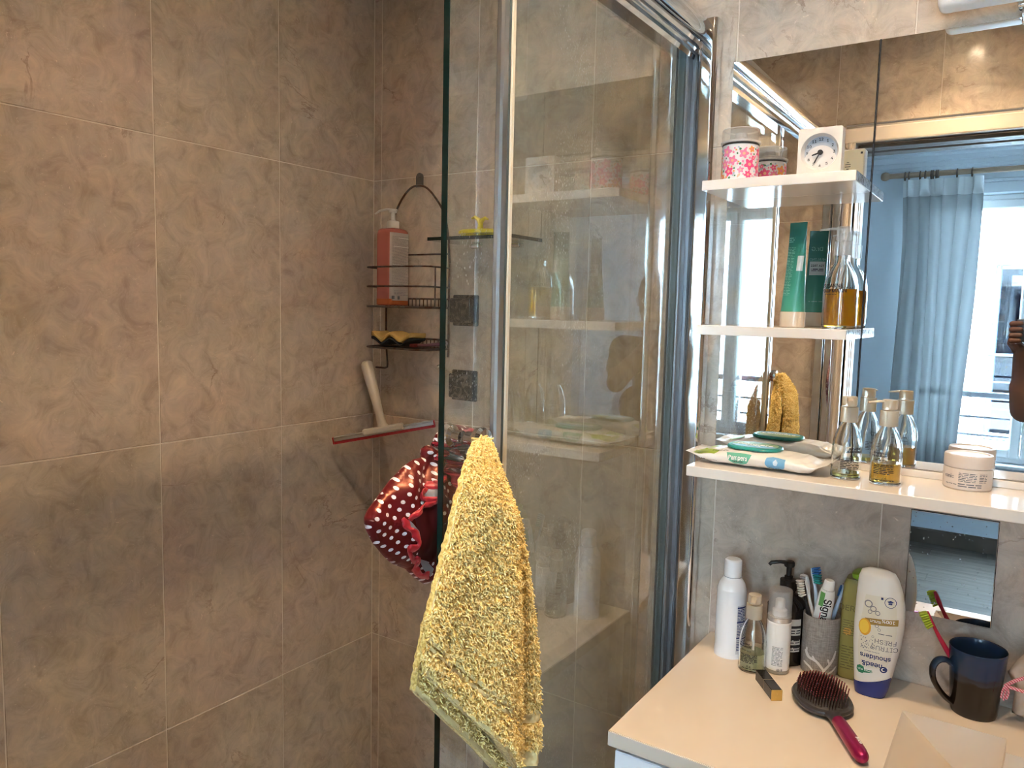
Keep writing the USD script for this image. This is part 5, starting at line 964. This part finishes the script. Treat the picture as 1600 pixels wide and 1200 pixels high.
def capP(y, z, off):
    x = CX
    for _ in range(4):
        k = (EYE[0]-x)/(EYE[0]-.78); yy, zz_ = EYE[1]+(y-EYE[1])*k, EYE[2]+(z-EYE[2])*k; x = min(.8255, CX+float(surf(yy, zz_))+off)
    return np.array([x, yy, zz_])
def patch(pts, m, name, off=.0012):
    q = fine(poly2(pts), .004); v = np.array([capP(y, z, off) for y, z, _ in q.vertices]); part(t, name, trimesh.Trimesh(v, q.faces, process=False), m, smooth=True)
patch([(-.728, 1.222), (-.700, 1.238), (-.672, 1.240), (-.655, 1.215), (-.655, 1.175), (-.672, 1.150), (-.700, 1.147), (-.724, 1.162)], 'inner_red', 'cap_inside')
patch([(-.712, 1.246), (-.696, 1.252), (-.682, 1.250), (-.690, 1.236), (-.706, 1.237)], 'lining', 'lining', .002)
patch([(-.741, 1.215), (-.736, 1.213), (-.722, 1.196), (-.722, 1.178), (-.730, 1.190), (-.738, 1.203)], 'lining', 'lining', .002)
patch([(-.655, 1.300), (-.635, 1.315), (-.615, 1.305), (-.622, 1.285), (-.645, 1.272), (-.655, 1.285)], 'lining', 'lining', .002)
patch([(-.722, 1.158), (-.705, 1.150), (-.690, 1.135), (-.698, 1.126), (-.712, 1.140)], 'lining', 'lining', .002)
def ruffle(pts, w, name='ruffle', off=.004):
    p = np.array(smoothprof(pts, 9)); n = len(p); s = np.cumsum(np.r_[0, np.linalg.norm(np.diff(p, axis=0), axis=1)])
    d = np.gradient(p, axis=0); d /= np.linalg.norm(d, axis=1, keepdims=True)+1e-9; nv = np.stack([-d[:, 1], d[:, 0]], 1); G = []
    for k in np.linspace(-1, 1, 7):
        wv_ = w*(1+.22*np.sin(s*260)); q = p+nv*(k*wv_)[:, None]
        hgt = .0035*np.sin(s*300+k)*abs(k)+.0040*(1-k*k)
        G.append(np.array([capP(a, b, off*.4+h) for (a, b), h in zip(q, hgt)]))
    part(t, name, loft(G, False, False, False), 'trim_red', smooth=True)
ruffle([(-.664, 1.259), (-.690, 1.254), (-.712, 1.249), (-.716, 1.241), (-.706, 1.236), (-.692, 1.236), (-.690, 1.231), (-.712, 1.228), (-.720, 1.222), (-.735, 1.214)], .0042)
ruffle([(-.744, 1.215), (-.737, 1.203), (-.727, 1.192), (-.726, 1.178), (-.740, 1.172), (-.733, 1.160), (-.722, 1.155), (-.728, 1.148), (-.716, 1.133), (-.700, 1.129)], .0048)
ruffle([(-.582, 1.306), (-.606, 1.315), (-.628, 1.317), (-.648, 1.302), (-.655, 1.285), (-.650, 1.270), (-.640, 1.262), (-.652, 1.252), (-.640, 1.240)], .0052)

# ------------------------------------------------------------------ yellow terry towel on the outer knob
t = thing('towel', 'yellow terry towel hanging from the knob of the glass shower door', 'towel', (.87, -.69, 1.33))
mat('terry', nodes={'g': ('geometry', {}), 'n': ('noise_texture', {'scale': 260.0, 'detail': 2.0}), 'b': ('bump', {'strength': .6, 'distance': .003}), 'r': ('rgb_ramp', {'ramp': [(.35, (.50, .30, .055)), (.62, (.80, .57, .18))]}), 'p': ('principled_bsdf', {'roughness': .95, 'sheen_weight': .25})},
    links=[('g.position', 'n.vector'), ('n.fac', 'r.fac'), ('r.color', 'p.base_color'), ('n.fac', 'b.height'), ('b.normal', 'p.normal')])
mat('terry_band', (.80, .63, .30), .85); mat('terry_loop', nodes={'g': ('geometry', {}), 'n': ('noise_texture', {'scale': 330.0, 'detail': 2.0}), 'r': ('rgb_ramp', {'ramp': [(.32, (.58, .37, .08)), (.48, (.86, .64, .23)), (.66, (.95, .80, .42))]}), 'p': ('principled_bsdf', {'roughness': .9})}, links=[('g.position', 'n.vector'), ('n.fac', 'r.fac'), ('r.color', 'p.base_color')])
def poly_at(pts, n):
    p = np.array(smoothprof(pts, 8)); s = np.r_[0, np.cumsum(np.linalg.norm(np.diff(p, axis=0), axis=1))]; q = np.linspace(0, s[-1], n); return np.stack([np.interp(q, s, p[:, i]) for i in range(2)], 1)
def drape(left, right, nt, ns, xf, th, seed):
    a, b = poly_at(left, nt), poly_at(right, nt); G = np.zeros((nt, ns, 3))
    for j, s in enumerate(np.linspace(0, 1, ns)):
        q = a+(b-a)*s; G[:, j, 1:] = q
        for i, tt in enumerate(np.linspace(0, 1, nt)): G[i, j, 0] = xf(tt, s)
    G[:, :, 0] += .0035*(meshkit.noise(G.reshape(-1, 3)*170, seed).reshape(nt, ns)-.5)+.0030*(meshkit.noise(G.reshape(-1, 3)*60, seed+3).reshape(nt, ns)-.5)
    return G
def shell(G, th):
    nt, ns, _ = G.shape; Bk = G.copy(); Bk[:, :, 0] -= th
    loops = []
    for i in range(nt): loops.append(np.vstack([G[i], Bk[i][::-1]]))
    return loft(loops)
LL = [(-.728, 1.329), (-.745, 1.316), (-.776, 1.282), (-.805, 1.219), (-.830, 1.164), (-.844, 1.116), (-.843, 1.077)]
LF = [(-.703, 1.331), (-.694, 1.303), (-.680, 1.250), (-.668, 1.190), (-.655, 1.115), (-.645, 1.040), (-.636, .950), (-.630, .845)]
RF = [(-.712, 1.330), (-.700, 1.300), (-.684, 1.245), (-.670, 1.185), (-.658, 1.11), (-.648, 1.03), (-.640, .94), (-.634, .85)]
RR = [(-.700, 1.331), (-.688, 1.296), (-.658, 1.252), (-.623, 1.174), (-.594, 1.074), (-.571, .970), (-.561, .878), (-.563, .836)]
BL = [(-.735, 1.25), (-.800, 1.150), (-.822, 1.080), (-.826, 1.040)]; BR = [(-.690, 1.25), (-.672, 1.10), (-.655, .95), (-.628, .820)]
gat = lambda t_: np.clip(t_/.22, 0, 1)
def xmain(t_, s): return .888+gat(t_)*(.022*math.sin(math.pi*min(1, s*1.02))**.8+.007*math.sin(s*9+2.2*t_)*t_**.5+.012*s**5)-.012*(1-gat(t_))
def xside(t_, s): return .868+gat(t_)*(.022*math.sin(math.pi*(.02+.88*s))**1.2+.004*math.sin(s*8+3*t_))
def xback(t_, s): return .868+.008*math.sin(math.pi*s)+.004*math.sin(4*t_+5*s)
Gm, Gs, Gb = drape(LL, LF, 190, 130, xmain, .012, 1), drape(RF, RR, 170, 70, xside, .012, 2), drape(BL, BR, 110, 70, xback, .010, 5)
part(t, 'front_fold', shell(Gm, .006), 'terry', smooth=True); part(t, 'side_fold', shell(Gs, .012), 'terry', smooth=True); part(t, 'back_fold', shell(Gb, .008), 'terry', smooth=True)
def strip(G, t0, t1, off, name, s0=0.0, s1=1.0):
    nt, ns, _ = G.shape; i0, i1, j0, j1 = int(t0*(nt-1)), int(t1*(nt-1)), int(s0*(ns-1)), int(s1*(ns-1)); Q = G[i0:i1+1, j0:j1+1].copy(); Q[:, :, 0] += off
    part(t, name, loft([Q[i] for i in range(len(Q))], False, False, False), 'terry_band', smooth=True)
for a in (.842, .868): strip(Gm, a, a+.016, .0020, 'woven_band')
strip(Gm, .984, 1.0, .0015, 'hem'); strip(Gs, .955, 1.0, .0018, 'hem'); strip(Gs, .835, .875, .0012, 'woven_band'); strip(Gb, .965, 1.0, .0012, 'hem')
strip(Gm, .05, .74, .0008, 'selvedge', 0, .010)
# loops of the pile, as hair curves
rp = np.random.default_rng(12); pts = []
for G, n, bands in ((Gm, 17000, ((.841, .859), (.867, .885), (.984, 1.0))), (Gs, 8000, ((.835, .875), (.955, 1.0))), (Gb, 2800, ((.965, 1.0),))):
    nt, ns, _ = G.shape; ti, si = rp.random(n)*(nt-1.001), rp.random(n)*(ns-1.001)
    keep = np.ones(n, bool)
    for a, b in bands: keep &= ~((ti/(nt-1) > a) & (ti/(nt-1) < b))
    if G is Gm: keep &= (si/(ns-1) > .010) | (ti/(nt-1) > .75)
    ti, si = ti[keep], si[keep]; i, j = ti.astype(int), si.astype(int)
    P0 = G[i, j]; du = G[i, np.minimum(j+1, ns-1)]-P0; dv = G[np.minimum(i+1, nt-1), j]-P0; P0 = P0+du*(si-j)[:, None]+dv*(ti-i)[:, None]
    N = np.cross(du, dv); N /= np.linalg.norm(N, axis=1, keepdims=True)+1e-12; N[N[:, 0] < 0] *= -1
    edge = np.clip(np.minimum(si/(ns-1), 1-si/(ns-1))/.03, 0, 1)[:, None]; out = np.where((si/(ns-1) > .5)[:, None], 1, -1)*np.array([0, 1, 0.0]); N = N*edge+out*(1-edge)
    D = N*.8+rp.normal(size=N.shape)*.55+np.array([0, 0, -.35]); D /= np.linalg.norm(D, axis=1, keepdims=True)
    E_ = D*.6+rp.normal(size=N.shape)*.6+np.array([0, 0, -.5]); E_ /= np.linalg.norm(E_, axis=1, keepdims=True)
    l = .0030+.0024*rp.random((len(P0), 1)); pts.append(np.stack([P0, P0+D*l, P0+D*l+E_*l*.7], 1))
pts = np.concatenate(pts)-LOC[t]
cv = UsdGeom.BasisCurves.Define(stage, t+'/terry_pile'); cv.CreateTypeAttr('linear'); cv.CreateCurveVertexCountsAttr(Vt.IntArray([3]*len(pts))); cv.CreatePointsAttr(Vt.Vec3fArray.FromNumpy(pts.reshape(-1, 3).astype(np.float32)))
wdt = np.tile(np.array([.0021, .0019, .0010], np.float32), len(pts)); cv.CreateWidthsAttr(Vt.FloatArray.FromNumpy(wdt)); cv.SetWidthsInterpolation('vertex')
UsdShade.MaterialBindingAPI.Apply(cv.GetPrim()).Bind(MATS['terry_loop']); keys(cv.GetPrim(), kind='stuff')

# ------------------------------------------------------------------ the person taking the picture
t = thing('person', 'person in black standing in the doorway holding up a phone, seen in the mirror', 'person', (1.68, -1.86, 0))
sk = mat('skin', (.20, .105, .075), .5); mat('cloth_black', (.012, .012, .014), .85); mat('hair_dark', (.03, .018, .012), .5)
px, py = 1.68, -1.86
sh = {-1: np.array([px-.17, py+.02, 1.31]), 1: np.array([px+.17, py+.02, 1.31])}
el = {-1: np.array([1.441, -1.655, 1.190]), 1: np.array([1.80, -1.66, 1.17])}
wr2 = {-1: np.array([1.4235, -1.572, 1.385]), 1: np.array([1.595, -1.580, 1.380])}
bones = [((px, py+.01, 1.335), (px, py+.03, 1.43), .056, .052), ((px, py+.045, 1.505), (px, py+.055, 1.565), .083, .088), ((px, py+.06, 1.455), (px, py+.065, 1.49), .062, .070),
         ((px-.10, py, 1.27), (px+.10, py, 1.27), .095, .095), ((px-.085, py, 1.05), (px+.085, py, 1.05), .095, .095), ((px-.09, py-.01, .88), (px+.09, py-.01, .88), .105, .105), ((px, py, 1.26), (px, py, .9), .11, .11)]
for s in (-1, 1):
    bones += [((px+s*.10, py, 1.29), sh[s], .075, .062), (sh[s], el[s], .054, .043), (el[s], wr2[s], .0430, .027), (el[s], el[s]*.6+wr2[s]*.4, .0430, .043)]
    hp_, kn, an = np.array([px+s*.095, py, .86]), np.array([px+s*.11, py+.02, .47]), np.array([px+s*.12, py-.02, .09])
    bones += [(hp_, kn, .092, .058), (kn, an, .057, .037), (kn*.7+an*.3, an, .058, .037), (an+np.array([0, -.02, -.035]), an+np.array([s*.02, .15, -.055]), .038, .028)]
bones += [((px-.083, py+.055, 1.53), (px-.090, py+.050, 1.55), .016, .016), ((px+.083, py+.055, 1.53), (px+.090, py+.050, 1.55), .016, .016), ((px, py+.140, 1.545), (px, py+.156, 1.515), .011, .014), ((px, py+.125, 1.462), (px, py+.13, 1.462), .025, .022)]
body = skin(bones, .014, 8)
# hands with separate fingers gripping the phone's short ends
PX0, PX1, PZ0, PZ1, PY = 1.4005, 1.560, 1.4225, 1.497, -1.532
def hand_bones(s, w, pc, edge):
    """palm at pc; four fingers curl over the phone's end at x = edge, the thumb on the screen side"""
    out = [(w, pc+np.array([0, -.004, -.028]), .024, .018)]
    for k, (dz, L_) in enumerate(((.027, .95), (.008, 1.0), (-.011, .94), (-.029, .78))):
        b = pc+np.array([s*-.004, -.004, dz*.85-.004]); a1 = np.array([edge+s*.013, -1.553, 1.453+dz]); a2 = np.array([edge+s*.011, -1.527, 1.453+dz+.002]); a3 = np.array([edge-s*.012*L_, -1.517, 1.453+dz+.003])
        out += [(pc+np.array([0, 0, dz*.5-.012]), b, .0135, .012), (b, a1, .0098, .0090), (a1, a2, .0090, .0084), (a2, a3, .0083, .0072)]
    tb = pc+np.array([-s*.012, -.012, -.020]); t1 = np.array([edge-s*.018, -1.560, 1.445]); t2 = np.array([edge-s*.040, -1.553, 1.458])
    return out+[(pc+np.array([0, 0, -.02]), tb, .016, .014), (tb, t1, .012, .0102), (t1, t2, .0100, .0085)]
hm_ = [skin(hand_bones(1 if s > 0 else -1, wr2[s], np.array([(PX0-.006) if s < 0 else PX1+.008, -1.575, 1.446]), PX0 if s < 0 else PX1), .005, 6) for s in (-1, 1)]
# left end: fingers stand outside the phone on its -x side
M_ = m3.Manifold(m3.Mesh(np.asarray(body.vertices, np.float32), np.asarray(body.faces, np.uint32)))
for h_ in hm_: M_ = M_+m3.Manifold(m3.Mesh(np.asarray(h_.vertices, np.float32), np.asarray(h_.faces, np.uint32)))
v_, f_, _ = meshkit.arrays(M_)
part(t, 'body', trimesh.Trimesh(v_, f_, process=False), 'skin', smooth=True)
def grow(bs, g): return [(a, b, r1+g, r2+g) for a, b, r1, r2 in bs]
cl = [((px, py+.01, 1.325), (px, py+.015, 1.35), .062, .060)]+bones[3:7]
for s in (-1, 1): cl += [((px+s*.10, py, 1.29), sh[s], .075, .062), (sh[s], sh[s]*.45+el[s]*.55, .056, .053)]
part(t, 'shirt', skin(grow(cl, .010), .016, 8), 'cloth_black', smooth=True)
tr_ = [((px-.09, py-.01, .90), (px+.09, py-.01, .90), .108, .108)]
for s in (-1, 1):
    hp_, kn, an = np.array([px+s*.10, py, .86]), np.array([px+s*.13, py+.02, .47]), np.array([px+s*.13, py-.02, .09]); tr_ += [(hp_, kn, .105, .085), (kn, an+np.array([0, 0, .02]), .085, .072)]
part(t, 'trousers', skin(grow(tr_, .008), .018, 8), 'cloth_black', smooth=True)
part(t, 'hair', skin([((px, py+.035, 1.575), (px, py+.045, 1.600), .094, .084), ((px-.045, py-.01, 1.50), (px-.05, py-.005, 1.40), .055, .045), ((px+.045, py-.01, 1.50), (px+.05, py-.005, 1.40), .055, .045), ((px, py-.03, 1.52), (px, py-.035, 1.40), .065, .055)], .012, 8), 'hair_dark', smooth=True)
for s in (-1, 1):
    e = part(t, 'eye', move(trimesh.creation.icosphere(2, .0125), px+s*.031, py+.1225, 1.540), 'print_white', smooth=True)
    part(e, 'iris', move(trimesh.creation.icosphere(2, .0062), px+s*.031, py+.1295, 1.540), 'hair_dark', smooth=True)
part(t, 'mouth', flat([(px-.024, py+.139, 1.481), (px, py+.1505, 1.479), (px+.024, py+.139, 1.481)], [(.002, .002), (.005, .004), (.002, .002)], None, (0, 0, 1)), mat('lips', (.30, .09, .08), .45))
t = thing('phone', 'dark smartphone held sideways by the person in the doorway', 'phone', (1.48, PY, 1.475))
part(t, 'case', rbox(PX0, PX1, PY-.004, PY+.004, PZ0, PZ1, .004), mat('phone_grey', (.10, .11, .12), .3))
part(t, 'screen', box(PX0+.004, PX1-.004, PY-.0046, PY-.0040, PZ0+.004, PZ1-.004), 'black_plastic', smooth=False)
part(t, 'camera_bump', rbox(PX0+.030, PX0+.062, PY+.0035, PY+.0062, PZ1-.036, PZ1-.004, .002), 'black_plastic')
